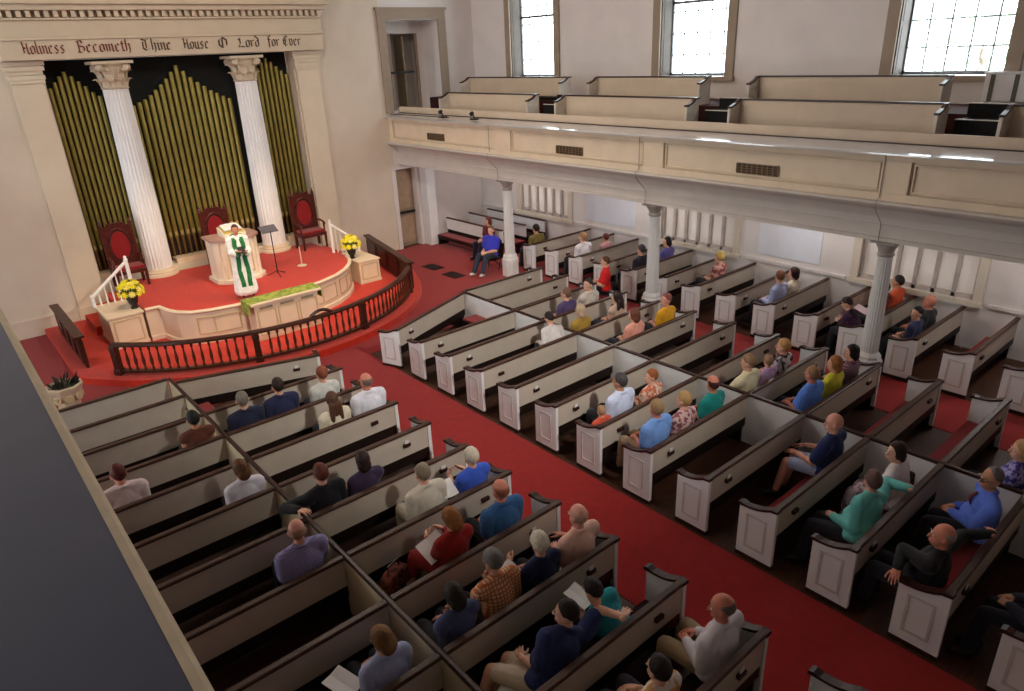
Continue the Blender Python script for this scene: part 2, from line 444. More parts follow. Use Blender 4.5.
def hair_mat(c):
    k = 'hair_%d_%d_%d' % c
    if k in MATS: return MATS[k]
    m = mat(k, c, .55, .25, 18, .5, 90, spec=.3); nt = m.node_tree
    # strands: stretch the colour noise
    mp = nt.nodes.new('ShaderNodeMapping'); mp.inputs['Scale'].default_value = (5, 5, .8)
    tc = nt.nodes['Texture Coordinate']; no = nt.nodes['Noise Texture']; nt.links.new(tc.outputs['Object'], mp.inputs['Vector']); nt.links.new(mp.outputs['Vector'], no.inputs['Vector'])
    return m
def cloth(c):
    if isinstance(c, tuple) and isinstance(c[0], str):
        kind, a, b2 = c[:3]; k = '%s_%d_%d_%d_%d_%d_%d' % ((kind,)+tuple(a)+tuple(b2))
        return (mat_plaid if kind == 'plaid' else mat_floral)(k, a, b2, *(c[3:4] if len(c) > 3 else ()))
    return mat('cloth_%d_%d_%d' % tuple(c), c, .88, .10, 12, .25, 120, sheen=.1)
SKIN = {'fair': (224, 172, 146), 'ruddy': (206, 132, 108), 'tan': (190, 136, 104), 'pink': (222, 160, 140)}
def skin_mat(k):
    m = mat('skin_'+k, SKIN[k], .5, .07, 12, .05, 80)
    m.node_tree.nodes['Principled BSDF'].inputs['Subsurface Weight'].default_value = 0.0
    return m
def finish_person(label, o):
    hc, H, wr, hd, el, neck, pel, chest, rx, fy, u = o['_geo']
    t = thing('person', label, 'person', o['loc'], R_(o.get('yaw', 0)), None, scale=o.get('s', 1.0))
    def link(name, me, mats, par=t):
        me.name = name
        me.materials.clear()
        for q in (mats if isinstance(mats, list) else [mats]): me.materials.append(q)
        ob = bpy.data.objects.new(name, me); COL.objects.link(ob); ob.parent = par; return ob
    # body: fused skin plus hands, eyes and lips as one mesh
    me = BAKED[o['_body']]
    vs = [tuple(v.co) for v in me.vertices]; fs = [tuple(p.vertices) for p in me.polygons]; mi = [0]*len(fs)
    def app(v2, f2, k):
        n = len(vs); vs.extend(tuple(p) for p in v2); fs.extend(tuple(n+i for i in f) for f in f2); mi.extend([k]*len(f2))
    for s in (-1, 1):
        hm = BAKED[HAND_J[1 if o.get('arms', ('', ''))[0 if s < 0 else 1] in ('book', 'cross', 'chin') else 0]]
        y = hd[s]; up = V((0, 0, 1)); ar = o.get('arms', ('lap', 'lap'))[0 if s < 0 else 1]
        if ar in ('chin',): up = V((0, -.3, 1)); y = (V((0, .2, 1))).normalized(); up = V((0, 1, 0))
        if ar in ('lap', 'thigh'): y = V((-s*.5 if ar == 'lap' else -s*.1, .85, -.2)).normalized(); up = V((s*.3, 0, 1))
        if ar == 'rail': y = V((s*.85, .35, -.1)).normalized()
        if ar == 'book': y = V((-s*.3, .9, .1)).normalized(); up = V((s*.8, 0, .3))
        x = y.cross(up).normalized(); z = x.cross(y)
        M = Matrix((x, y, z)).transposed()
        mir = Matrix.Diagonal((1 if s > 0 else -1, 1, 1))
        v2 = [wr[s]+M @ (mir @ v.co) for v in hm.vertices]; f2 = [tuple(p.vertices) if s > 0 else tuple(p.vertices)[::-1] for p in hm.polygons]
        app(v2, f2, 0)
    for s in (-1, 1):
        app(*ellipsoid(hc+H @ V((s*.030, .0765, .006)), (.0135, .009, .008), H, 10, 6), 1); app(*ellipsoid(hc+H @ V((s*.030, .0835, .006)), (.006, .004, .006), H, 8, 6), 2)
        app(*ellipsoid(hc+H @ V((s*.032, .083, .026)), (.018, .006, .004), H, 8, 6), 4)
    app(*ellipsoid(hc+H @ V((0, .0865, -.066)), (.022, .006, .007), H, 10, 6), 3)
    nm = bpy.data.meshes.new('body'); nm.from_pydata(vs, [], fs); nm.polygons.foreach_set('material_index', mi); nm.polygons.foreach_set('use_smooth', [True]*len(fs))
    hmat = hair_mat(o.get('hairc', (90, 66, 48)))
    ob = bpy.data.objects.new('body', nm); COL.objects.link(ob); ob.parent = t
    for q in (skin_mat(o.get('skin', 'fair')), EYEW, EYED, LIP, hmat): nm.materials.append(q)
    bpy.data.meshes.remove(me)
    link(o.get('topname', 'shirt'), BAKED[o['_top']], cloth(o['top']))
    link({'long': 'trousers', 'short': 'shorts', 'skirt': 'skirt'}[o.get('legwear', 'long')], BAKED[o['_bot']], cloth(o.get('bottom', (40, 42, 50))))
    for j in o['_shoes']: link('shoe', BAKED[j], mat('shoe_%d' % sum(o.get('shoe', (34, 28, 26))), o.get('shoe', (34, 28, 26)), .45, .1))
    if '_hair' in o: link('hair', BAKED[o['_hair']], hmat)
    if o.get('tie'):
        m = MB(); pts = []
        for k in range(7):
            p = neck.lerp(pel+u*.08, k/6); pts.append(p+fy*(.075+.07*math.sin(math.pi*min(1, k/4.5+.12))))
        w = [.016, .02, .024, .028, .032, .034, .01]
        vs_ = [q+rx*(sg*w[k])+fy*d for k, q in enumerate(pts) for sg, d in ((-1, 0), (1, 0), (1, .012), (-1, .012))]
        fs_ = [(4*k+i, 4*k+(i+1) % 4, 4*k+4+(i+1) % 4, 4*k+4+i) for k in range(6) for i in range(4)]+[(3, 2, 1, 0), (24, 25, 26, 27)]
        m.add(vs_, fs_); m.build('necktie', cloth(o['tie']), t, smooth=True)
    if o.get('glasses'):
        m = MB()
        for s in (-1, 1):
            c = hc+H @ V((s*.031, .1, .004)); m.tube([c+H @ V((.022*math.cos(a), 0, .018*math.sin(a))) for a in [2*math.pi*k/10 for k in range(11)]], .0025, 5)
            m.tube([hc+H @ V((s*.054, .098, .006)), hc+H @ V((s*.082, .03, .01)), hc+H @ V((s*.084, -.005, .008))], .0025, 5)
        m.tube([hc+H @ V((-.01, .102, .008)), hc+H @ V((.01, .102, .008))], .0025, 5)
        m.build('glasses', BLACK, t)
    return t
# ------------------------------------------------------------------ grid of the room
XL, XA, XB, XC, XD, XE, XW = 2.352, 4.637, 6.238, 8.536, 10.909, 12.27, 14.5
Y0, DY = 11.944, .885
def rowy(i, blk='R'): return Y0-DY*i+{'L': .032, 'F': .013}.get(blk, 0)
RAIL = .82; WX = 14.55; WY = 18.8
def in_frame(pts):
    for p in pts:
        d = V(p)-CAM; z = d.dot(_f)
        if z <= .05: continue
        x = 512+F_PX*d.dot(_r)/z; y = 345.5-F_PX*d.dot(_u)/z
        if -10 < x < 1034 and -10 < y < 701: return True
    return False

# ------------------------------------------------------------------ room shell
struct('floor', MB().box(-3.6, WX, -6, 19.4, -.15, 0), WOODF)
f = MB()
f.box(-3.6, WX, 12.1, WY, 0, .008); f.box(4.70, 6.18, -6, 12.1, 0, .008); f.box(10.95, 12.22, -6, 12.1, 0, .008); f.box(-3.6, -.1, -6, 12.1, 0, .008)
struct('floor', f, CARPET, 'red carpet of the aisles and of the open floor before the pews')
w = MB()
w.box(-3.6, 2.8, WY, 19.2, 0, 9); w.box(2.8, 8.5, WY, 19.2, 0, 1.0); w.box(2.8, 8.5, WY, 19.2, 5.9, 9); w.box(8.5, 11.25, WY, 19.2, 0, 9)
w.box(11.25, 11.98, WY, 19.2, 2.46, 4.1, 1); w.box(11.98, WX, WY, 19.2, 0, 4.1, 1)
w.box(11.25, 11.4, WY, 19.2, 4.1, 9, 1); w.box(11.4, 13.25, WY, 19.2, 6.6, 9, 1); w.box(13.25, WX, WY, 19.2, 4.1, 9, 1)
w.box(11.4, 11.95, 19.6, 19.7, 4.0, 6.8, 1); w.box(12.98, 13.4, 19.6, 19.7, 4.0, 6.8, 1); w.box(11.95, 12.98, 19.6, 19.7, 6.27, 6.8, 1)
w.box(11.1, 12.2, 19.2, 19.3, 0, 2.7, 1); w.box(2.6, 8.7, 19.25, 19.35, .8, 6.1, 1); w.box(11.3, 11.4, 19.2, 19.6, 4.1, 6.6, 1); w.box(13.25, 13.35, 19.2, 19.6, 4.1, 6.6, 1); w.box(11.4, 13.3, 20.4, 20.5, 4, 6.8, 1); w.box(11.3, 13.35, 19.2, 20.5, 4.0, 4.1, 1)  # unseen backing behind door and organ niche, added to keep sky light out
w.box(11.3, 13.35, 19.2, 20.5, 6.6, 6.8, 1); w.box(11.3, 11.4, 19.7, 20.4, 4.1, 6.6, 1); w.box(13.25, 13.35, 19.7, 20.4, 4.1, 6.6, 1)
struct('wall_front', w, [WALLM, WALLW])
WUP = [16.05, 10.55, 5.1]; WLO = [15.72, 10.12, 4.97]; HU, HL = .92, 1.08
ZU0, ZU1, ZL0, ZL1 = 4.92, 8.2, .95, 2.5
def holed_wall(x0, x1, holes_lo, holes_up):
    m = MB()
    def band(z0, z1, holes, h):
        y = -6.0
        for c in sorted(holes):
            m.box(x0, x1, y, c-h, z0, z1); y = c+h
        m.box(x0, x1, y, WY, z0, z1)
    m.box(x0, x1, -6, WY, 0, ZL0); band(ZL0, ZL1, holes_lo, HL); m.box(x0, x1, -6, WY, ZL1, ZU0); band(ZU0, ZU1, holes_up, HU); m.box(x0, x1, -6, WY, ZU1, 9)
    return m
struct('wall_right', holed_wall(WX, WX+.5, WLO, WUP), WALLW)
struct('wall_left', holed_wall(-4.1, -3.6, WLO[:2], WUP[:2]), WALLW)
struct('wall_back', MB().box(-3.6, WX, -6.3, -6, 0, 9), WALLW)
struct('ceiling', MB().box(-3.6, WX, -6, WY, 9, 9.2), WALLW)
b = MB().box(-3.6, 2.15, WY-.05, WY, .0, .38).box(-3.6, 2.15, WY-.07, WY, .38, .42)
struct('baseboard_front', b, WALLM)

def window(n, side, cy, lower):
    """Deep window: casing on the wall face, folded shutters on the reveals, sash with glazing bars, clear pane."""
    s = 1 if side == 'right' else -1
    xf = WX if s > 0 else -3.6
    z0, z1, h = (ZL0, ZL1, HL) if lower else (ZU0, ZU1, HU)
    X = lambda d: xf+s*d
    def bx(m, a, b2, y0, y1, q0, q1, mi=0): m.box(min(X(a), X(b2)), max(X(a), X(b2)), y0, y1, q0, q1, mi)
    cas = MB(); e = .22 if not lower else .16
    for sg in (-1, 1): bx(cas, -.05, -.001, min(cy+sg*h, cy+sg*(h+e)), max(cy+sg*h, cy+sg*(h+e)), z0-.0, z1+e)
    bx(cas, -.05, -.001, cy-h, cy+h, z1, z1+e); bx(cas, -.09, -.001, cy-h-e-.03, cy+h+e+.03, z0-.1, z0-.0)
    root = struct('window_%d' % n, cas, TRIMM if not lower else WALLM)
    if not lower:
        fr = MB(); xg = .42
        for sg in (-1, 1): bx(fr, xg-.03, xg+.03, cy+sg*h-.05*(sg > 0), cy+sg*h+.05*(sg < 0), z0, z1)
        for zz in (z0, 6.5, z1-.06): bx(fr, xg-.03, xg+.03, cy-h, cy+h, zz, zz+.06)
        for k in range(1, 5): bx(fr, xg-.014, xg+.014, cy-h+2*h*k/5-.011, cy-h+2*h*k/5+.011, z0, z1)
        z = z0+.47
        while z < z1: bx(fr, xg-.014, xg+.014, cy-h, cy+h, z-.011, z+.011); z += .47
        fr.build('sash', mat('sash_paint', (104, 106, 110), .5), root)
        g = MB(); bx(g, xg-.004, xg+.004, cy-h, cy+h, z0, z1); g.build('pane', mat_glass('window_glass'), root)
        for sg in (-1, 1):
            sh = MB(); y = cy+sg*(h-.012)
            sh.box(min(X(.0), X(.40)), max(X(.0), X(.40)), y-.01, y+.01, z0+.02, z1-.05)
            for q0, q1 in ((z0+.1, 5.75), (5.85, 7.2), (7.3, z1-.1)):
                sh.box(min(X(.08), X(.33)), max(X(.08), X(.33)), y-.016, y+.016, q0, q1)
            sh.build('shutter', mat('shutter_paint', (72, 62, 54), .6), root)
    else:
        fr = MB()
        for k in range(7):
            y = cy-h+2*h*k/6; bx(fr, .02, .10, y-.035, y+.035, z0, z1)
        for zz in (z0, z1-.08): bx(fr, .02, .10, cy-h, cy+h, zz, zz+.08)
        fr.build('mullions', mat('mullion_paint', (186, 176, 168), .6), root)
        g = MB(); bx(g, .115, .12, cy-h, cy+h, z0, z1); 
        gm = mat('blind_cloth', (236, 228, 218), .8, .03, 3)
        gm.node_tree.nodes['Principled BSDF'].inputs['Transmission Weight'].default_value = .0
        bl = g.build('roller_blind', MATS.get('blind_translucent') or blind_mat(), root)
    return root
def blind_mat():
    m = bpy.data.materials.new('blind_translucent'); m.use_nodes = True; nt = m.node_tree
    for n_ in list(nt.nodes): nt.nodes.remove(n_)
    o = nt.nodes.new('ShaderNodeOutputMaterial'); mx = nt.nodes.new('ShaderNodeMixShader'); mx.inputs[0].default_value = .16
    d = nt.nodes.new('ShaderNodeBsdfDiffuse'); t = nt.nodes.new('ShaderNodeBsdfTranslucent'); no = nt.nodes.new('ShaderNodeTexNoise')
    no.inputs['Scale'].default_value = 2.5
    rp = nt.nodes.new('ShaderNodeValToRGB'); rp.color_ramp.elements[0].color = lin((205, 195, 188)); rp.color_ramp.elements[1].color = lin((238, 232, 226))
    nt.links.new(no.outputs['Fac'], rp.inputs['Fac'])
    for q in (d, t): nt.links.new(rp.outputs['Color'], q.inputs['Color'])
    nt.links.new(d.outputs[0], mx.inputs[1]); nt.links.new(t.outputs[0], mx.inputs[2]); nt.links.new(mx.outputs[0], o.inputs['Surface'])
    MATS['blind_translucent'] = m; return m
wn = 1
for cy in WUP[:3]: window(wn, 'right', cy, False); wn += 1
for cy in WLO[:3]: window(wn, 'right', cy, True); wn += 1

# plain white boards between the lower windows, chair rail along the window wall
b = MB()
for y0, y1 in ((12.1, 13.9), (6.9, 8.4), (1.3, 3.1)): b.box(WX-.02, WX-.001, y0, y1, 1.06, 2.6)
struct('trim_1', b, mat('board_white', (226, 228, 236), .6, .02))
b = MB()
for y0, y1 in ((17.1, WY), (11.55, 14.3), (6.3, 8.7), (-2, 3.6)): b.box(WX-.05, WX-.001, y0, y1, .88, .94)
struct('trim_2', b, WALLW)

# doors of the front wall
d = MB().box(11.25, 11.98, 19.05, 19.1, 0, 2.46)
door = struct('door_1', d, mat('door_paint', (150, 128, 108), .6))
MB().box(11.32, 11.91, 19.035, 19.05, .1, .95).box(11.32, 11.91, 19.035, 19.05, 1.2, 2.36).build('panel', mat('door_panel', (168, 144, 120), .6), door)
MB().box(11.27, 11.96, 18.98, 19.04, 1.05, 1.12).build('push_bar', BLACK, door)
b = MB().box(11.12, 11.25, WY-.04, WY-.001, 0, 2.6).box(11.98, 12.08, WY-.04, WY-.001, 0, 2.6)
struct('trim_3', b, WALLW)
struct('column', MB().box(12.1, 12.42, 18.42, WY-.001, .0, 2.9), WHITE, 'plain white square post beside the brown door at the end of the side aisle')
b = MB()
b.box(11.16, 11.42, WY-.06, WY-.001, 4.1, 6.62).box(13.23, 13.5, WY-.06, WY-.001, 4.1, 6.62).box(11.16, 13.5, WY-.06, WY-.001, 6.62, 6.86).box(11.12, 13.54, WY-.09, WY-.001, 6.86, 6.93)
struct('trim_4', b, TRIMM)
d = MB().box(12.52, 12.58, 19.72, 20.2, 4.1, 6.2)
dr = struct('door_2', d, mat('inner_door', (150, 130, 104), .6))
MB().box(11.95, 12.75, 19.53, 19.585, 5.16, 5.22).build('push_bar', BLACK, dr)
MB().box(11.95, 12.03, 19.58, 19.66, 4.1, 6.27).box(12.9, 12.98, 19.58, 19.66, 4.1, 6.27).build('door_frame', TRIMM, dr)

# ------------------------------------------------------------------ gallery over the side aisle
GY0, GY1 = -3.0, WY-.002
g = MB()
g.box(11.26, 11.5, GY0, GY1, 3.3, 4.02)
for z0, z1 in ((3.3, 3.42), (3.9, 4.02)): g.box(11.2, 11.26, GY0, GY1, z0, z1)
for a, bb in ((18.6, GY1), (13.25, 13.88), (8.67, 9.16), (4.14, 4.56), (-.6, -.1)): g.box(11.2, 11.26, a, bb, 3.42, 3.9)
for a, bb in ((13.88, 18.6), (9.16, 13.25), (4.56, 8.67), (-.1, 4.14)):
    for z0, z1 in ((3.45, 3.475), (3.845, 3.87)): g.box(11.226, 11.26, a+.03, bb-.03, z0, z1)
    for y0 in (a+.03, bb-.055): g.box(11.226, 11.26, y0, y0+.025, 3.475, 3.845)
struct('trim_5', g, CREAM, 'cream panelled front of the gallery over the side aisle', bevel=.006)
g = MB().prism([(11.45, 3.0), (11.6, 3.0), (11.6, 3.3), (11.13, 3.3), (11.1, 3.27), (11.13, 3.23), (11.28, 3.2), (11.38, 3.13), (11.43, 3.05)], 'y', GY0, GY1)
g.box(11.47, 12.05, GY0, GY1, 2.66, 3.0); g.prism([(11.42, 2.62), (12.1, 2.62), (12.1, 2.68), (11.42, 2.68)], 'y', GY0, GY1); g.box(11.44, 11.47, GY0, GY1, 2.84, 2.88)
struct('trim_6', g, mat('beam_paint', (206, 198, 190), .55, .04, 3), 'pale stepped beam carried by the iron columns')
struct('ceiling_gallery', MB().box(12.05, WX-.001, GY0, GY1, 2.95, 3.05), WALLW)
LEDGE = mat('glossy_ledge_paint', (200, 196, 194), .18, .04, 3, coat=.8)
struct('trim_7', MB().prism([(11.07, 4.0), (11.56, 4.0), (11.56, 4.10), (11.13, 4.04), (11.07, 4.025)], 'y', GY0, GY1), LEDGE, 'glossy pale ledge on top of the gallery front')
struct('floor_gallery', MB().box(11.5, WX-.001, GY0, GY1, 3.9, 4.06).box(12.75, WX-.001, GY0, GY1, 4.06, 4.45), mat('gallery_carpet', (58, 24, 22), .95, .15, 12))
struct('trim_14', MB().box(11.565, 11.61, GY0, GY1, 4.06, 4.115), WOOD, 'dark strip behind the gallery ledge')
struct('trim_8', MB().box(11.62, 11.66, GY0, GY1, 4.06, 4.27), mat('gallery_paint', (212, 192, 168), .55, .04, 3))
GP = MATS['gallery_paint']
def gallery_pew(x, z0, z1, ya, yb, label, depth):
    t = thing('gallery_pew', label, 'pew', (x, (ya+yb)/2, z0+.003), 0, 'box pews up in the gallery')
    L = (yb-ya)/2-.002; H = z1-z0
    MB().box(0, .045, -L, L, 0, H-.03).build('front_panel', GP, t)
    MB().box(-.025, .075, -L, L, H-.03, H).build('cap_rail', WOOD, t, bevel=.006)
    for sg in (-1, 1):
        q0, q1 = sg*L-.045*(sg > 0), sg*L+.045*(sg < 0)
        e = MB().prism([(-depth, 0), (-.002, 0), (-.002, H-.03), (-.05, H-.04), (-.14, H-.10), (-depth+.05, H-.15), (-depth, H-.15)], 'y', q0, q1).build('end_panel', mat('gallery_end_paint', (210, 200, 186), .5), t)
        MB().prism([(-depth-.02, H-.15), (-depth+.05, H-.15), (-.14, H-.10), (-.05, H-.04), (-.026, H-.035), (-.026, H), (-.06, H-.005), (-.15, H-.065), (-depth+.04, H-.115), (-depth-.02, H-.115)], 'y', q0-.008, q1+.008).build('end_cap', WOOD, e)
    MB().box(-depth+.06, -.003, -L+.06, L-.06, .05, .08).box(-depth+.08, -depth+.12, -L+.06, L-.06, 0, .05).build('bench', WOOD2, t)
nm = ['gallery window nearest the organ', 'middle gallery window', 'wide gallery window with tree view']
t1 = [(13.12, 16.8, 0), (8.52, 12.2, 1), (4.08, 7.62, 2), (.2, 3.3, 3)]
t2 = [(13.2, 17.35, 0), (9.1, 12.28, 1), (4.5, 8.0, 2), (.2, 3.0, 3)]
for a, bb, k in t1: 
    lab = ['cream gallery pew behind the ledge, lower tier, closest to the organ wall', 'cream gallery pew in the lower tier, second from the organ wall', 'cream gallery pew in the lower tier, third from the organ wall', 'cream gallery pew in the lower tier, farthest from the organ wall'][k]
    if in_frame([(11.9, q, 4.6) for q in (a, bb)]): gallery_pew(12.02, 4.06, 4.67, a, bb, lab, .34)
for a, bb, k in t2:
    lab = ['cream gallery pew in the upper tier under the window nearest the organ', 'cream gallery pew in the upper tier under the middle window', 'cream gallery pew in the upper tier beside the widest window', 'cream gallery pew in the upper tier farthest from the organ'][k]
    if in_frame([(13.2, q, 4.9) for q in (a, bb)]): gallery_pew(13.2, 4.45, 5.0, a, bb, lab, .34)
st = mat('step_carpet', (26, 24, 24), .9, .2, 20)
for i, (a, bb) in enumerate(((12.28, 13.05), (7.72, 8.42), (3.38, 4.0))):
    m = MB().box(12.15, 12.6, a, bb, 4.06, 4.42).box(12.6, 12.74, a, bb, 4.06, 4.62)
    s_ = thing('gallery_steps', ['dark carpeted steps between the gallery pews nearest the organ', 'dark carpeted steps under the middle gallery window', 'dark carpeted steps with pale edges below the widest gallery window'][i], 'steps', (0, 0, .002), group='steps up the gallery')
    m.build('tread', st, s_)
    MB().box(12.13, 12.17, a, bb, 4.421, 4.435).build('nosing', PAINT, s_); MB().box(12.58, 12.62, a, bb, 4.621, 4.635).build('nosing', PAINT, s_)
def wall_rad(y0, y1, label):
    m = thing('radiator', label, 'radiator', (14.38, (y0+y1)/2, 4.455))
    L = (y1-y0)/2
    MB().box(0, .13, -L, L, .05, .5).build('body', WHITE, m, bevel=.01)
    MB().box(-.02, .14, -L-.02, L+.02, .5, .53).build('shelf', WHITE, m)
    for k in range(3): 
        y = -L+.12+k*(2*L-.24)/2; MB().box(-.008, 0, y-.035, y+.035, .06, .49).build('slot', mat('slot_grey', (96, 92, 88), .6), m)
    MB().box(0, .1, -L+.05, -L+.1, 0, .05).box(0, .1, L-.1, L-.05, 0, .05).build('foot', BLACK, m)
wall_rad(3.45, 4.4, 'white radiator casing with dark slots under the widest gallery window')
# vents in the gallery front, wires, small gear on the ledge
for (ya, yb, lab) in ((16.06, 16.84, 'small brown vent grille in the gallery front nearest the organ'), (10.88, 11.69, 'brown vent grille in the middle panel of the gallery front'), (6.26, 7.06, 'widest looking brown vent grille in the gallery front, third from the organ')):
    t = thing('vent_grille', lab, 'vent', (11.258, (ya+yb)/2, 3.57), 0, 'vents in the gallery front'); L = (yb-ya)/2
    m = MB().box(-.012, .0, -L, L, -.09, .09); m.build('backing', mat('vent_dark', (52, 40, 28), .7), t)
    m = MB()
    for z in (-.09, .075): m.box(-.03, -.012, -L, L, z, z+.015)
    for k in range(9): m.box(-.026, -.012, -L+2*L*k/8-.012, -L+2*L*k/8+.012, -.075, .075)
    for z in (-.04, 0, .04): m.box(-.022, -.012, -L, L, z-.006, z+.006)
    m.build('grille', mat('vent_brown', (120, 98, 72), .5, metal=.3), t)
for k, y in enumerate((14.05, 9.25, 4.52)):
    m = MB().tube([(11.6, y, 2.615), (11.41, y, 2.63), (11.41, y, 2.9), (11.095, y, 3.2), (11.095, y, 3.3), (11.185, y, 3.36), (11.185, y, 4.0)], .006, 6)
    tag(m.build('cable', mat('cable_grey', (120, 112, 104), .6), smooth=True), ['thin cable down the gallery front above the column nearest the door', 'thin cable down the gallery front above the middle column', 'thin cable down the gallery front above the column farthest from the organ'][k], 'cable', 'cables on the gallery front')
def ledge_mic(y, label, big):
    t = thing('ledge_microphone' if big else 'clamp_camera', label, 'microphone' if big else 'lamp', (11.25, y, 4.086))
    MB().box(-.08, .08, -.09, .09, 0, .04).build('clamp', BLACK, t, bevel=.006)
    MB().tube([(0, 0, .04), (0, 0, .10), (-.09, .04, .15)], .018, 8).build('neck', BLACK, t, smooth=True)
    MB().lathe([(.02, 0), (.05, .02), (.055, .08), (.03, .12)], n=12, M=Matrix.Translation((-.09, .04, .12)) @ Matrix.Rotation(R_(60), 4, 'Y')).build('head', BLACK, t, smooth=True)
ledge_mic(at_z(490, 118, 4.085).y, 'small black clamp-on device on the gallery ledge', True)
ledge_mic(at_z(441, 118, 4.085).y, 'small black clamp camera on the gallery ledge near the organ wall', False)  # black gear on the ledge, meant as a camera and giving no light
m = MB().tube([(11.2, 18.6, 4.1), (11.22, 17.6, 4.1), (11.25, at_z(446, 119, 4.085).y+.12, 4.1)], .012, 6)
tag(m.build('cable', BLACK, smooth=True), 'black cable lying along the gallery ledge by the organ wall', 'cable')

# cast-iron columns
FLUT = mat('column_white', (222, 222, 220), .45, .04, 4)
for k, y in enumerate((14.1, 9.25, 4.5)):
    c = thing('column', ['white fluted iron column nearest the brown door', 'middle white fluted iron column of the side aisle', 'white fluted iron column farthest from the organ'][k], 'column', (11.75, y, .009), 0, 'iron columns under the gallery', 'structure')
    MB().lathe([(.23, 0), (.23, .45), (.2, .5), (.2, .54), (.155, .6)], n=8, ph=R_(22.5)).build('plinth', FLUT, c)
    vs = []; n = 40; pf = []
    for z, r in ((.58, .14), (1.2, .135), (2.32, .115)): pf.append((r, z))
    m = MB(); 
    vs = [(r*(1-.08*(i % 2))*math.cos(2*math.pi*i/n), r*(1-.08*(i % 2))*math.sin(2*math.pi*i/n), z) for r, z in pf for i in range(n)]
    fs = [(j*n+i, j*n+(i+1) % n, (j+1)*n+(i+1) % n, (j+1)*n+i) for j in range(2) for i in range(n)]
    m.add(vs, fs+[tuple(range(n))[::-1], tuple(2*n+i for i in range(n))]); m.build('shaft', FLUT, c)
    MB().lathe([(.115, 2.3), (.14, 2.33), (.12, 2.36), (.13, 2.42), (.18, 2.5), (.19, 2.53)], n=16).box(-.2, .2, -.2, .2, 2.53, 2.565).build('capital', mat('capital_grey', (176, 168, 160), .5), c, smooth=True)
    MB().box(-.15, .15, -.15, .15, 2.566, 2.609).build('bearing_block', FLUT, c)

# ------------------------------------------------------------------ ledge the picture is taken over
L_ = MB().box(-1.0, .19, -2, WY-.002, 4.0, 4.08)
struct('trim_9', L_, GREY, 'wide blue-grey top of the gallery ledge')
struct('trim_10', MB().prism([(.19, 3.97), (.235, 3.97), (.242, 4.0), (.238, 4.05), (.22, 4.075), (.19, 4.082)], 'y', -2, WY-.002), mat('nosing_cream', (206, 190, 158), .5, .08, 8), 'cream moulded edge of the gallery ledge')
struct('trim_11', MB().box(-.1, .2, -2, WY-.002, 3.25, 4.0).box(-3.6, -.1, -2, WY-.002, 3.0, 3.2), CREAM, 'underside and front of the gallery')

# ------------------------------------------------------------------ pews
def end_panel(t, x, side, face):
    """Scroll-topped pew end; side -1/+1 is the end of the bench it closes."""
    x0, x1 = (x, x+.05) if side < 0 else (x-.05, x)
    top = [(.42, .70), (.36, .70), (.28, .703), (.2, .715), (.12, .742), (.05, .78), (-.035, .79)]
    e = MB().prism([(-.035, .05), (.42, .05)]+top, 'x', x0, x1).build('end_panel', face, t)
    cap = [(.45, .70), (.44, .735), (.40, .745), (.34, .73), (.26, .735), (.18, .752), (.1, .785), (.04, .815), (-.04, .82), (-.05, .79), (.04, .785), (.11, .75), (.19, .722), (.27, .708), (.36, .702), (.42, .70), (.43, .695)]
    MB().prism(cap[::-1], 'x', x0-.018, x1+.018).build('end_cap', WOOD, e)
    xo = x0-.008 if side < 0 else x1; xi = xo+.008
    MB().box(xo, xi, .07, .095, .16, .62).box(xo, xi, .30, .325, .16, .62).box(xo, xi, .095, .30, .16, .185).box(xo, xi, .095, .30, .595, .62).build('moulding', mat('moulding_shade', (204, 200, 194), .5), e)
    MB().box(x0-.006, x1+.006, -.04, .425, .0, .05).build('end_base', WOOD, e)
def pew(p0, p1, label, group, ends='R', cush=False, holder=None, face=None, card=True, back=None):
    """Bench between floor points p0 and p1 (the line of its back); it faces to the left of p0->p1."""
    p0 = V((p0[0], p0[1], 0)); p1 = V((p1[0], p1[1], 0)); d = p1-p0; L = d.length
    t = thing('pew', label, 'pew', (p0.x, p0.y, .009), math.atan2(d.y, d.x), group)
    e0 = .003; e1 = L-.003
    MB().box(e0, e1, -.02, .02, .44, .785).build('back_panel', back or PAINT, t)
    MB().prism([(-.04, .785), (.038, .785), (.038, .81), (.028, .82), (-.028, .82), (-.04, .81)], 'x', e0, e1).build('cap_rail', RAILT, t)
    a, b_ = e0+.052*('L' in ends), e1-.052*('R' in ends)
    MB().box(a, b_, .0, .42, .265, .30).box(a, b_, .37, .40, .2, .265).box(a, a+.04, .02, .40, 0, .265).box(b_-.04, b_, .02, .40, 0, .265).box(a, b_, -.018, .0, .30, .44).build('seat', WOOD2, t)
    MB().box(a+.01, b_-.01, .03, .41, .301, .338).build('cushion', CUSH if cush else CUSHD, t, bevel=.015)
    if 'L' in ends: end_panel(t, 0, -1, face or WHITE)
    if 'R' in ends: end_panel(t, L, 1, face or WHITE)
    if holder is not None:
        hx = holder if holder > 0 else L+holder
        h = MB().box(hx-.055, hx+.055, -.06, -.021, .60, .645).build('card_holder', WOOD, t)
        if card: MB().box(hx-.03, hx+.035, -.045, -.038, .646, .695).build('card', PAPER, h)
    return t
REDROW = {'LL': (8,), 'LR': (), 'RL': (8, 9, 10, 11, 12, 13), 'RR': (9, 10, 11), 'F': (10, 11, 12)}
BLK = {'LL': 'pew column under the grey ledge', 'LR': 'pew column between cream divider and centre aisle', 'RL': 'pew column across the centre aisle', 'RR': 'pew column beside the iron columns', 'F': 'pew column along the window wall'}
GRP = {k: 'pews of the '+v for k, v in BLK.items()}
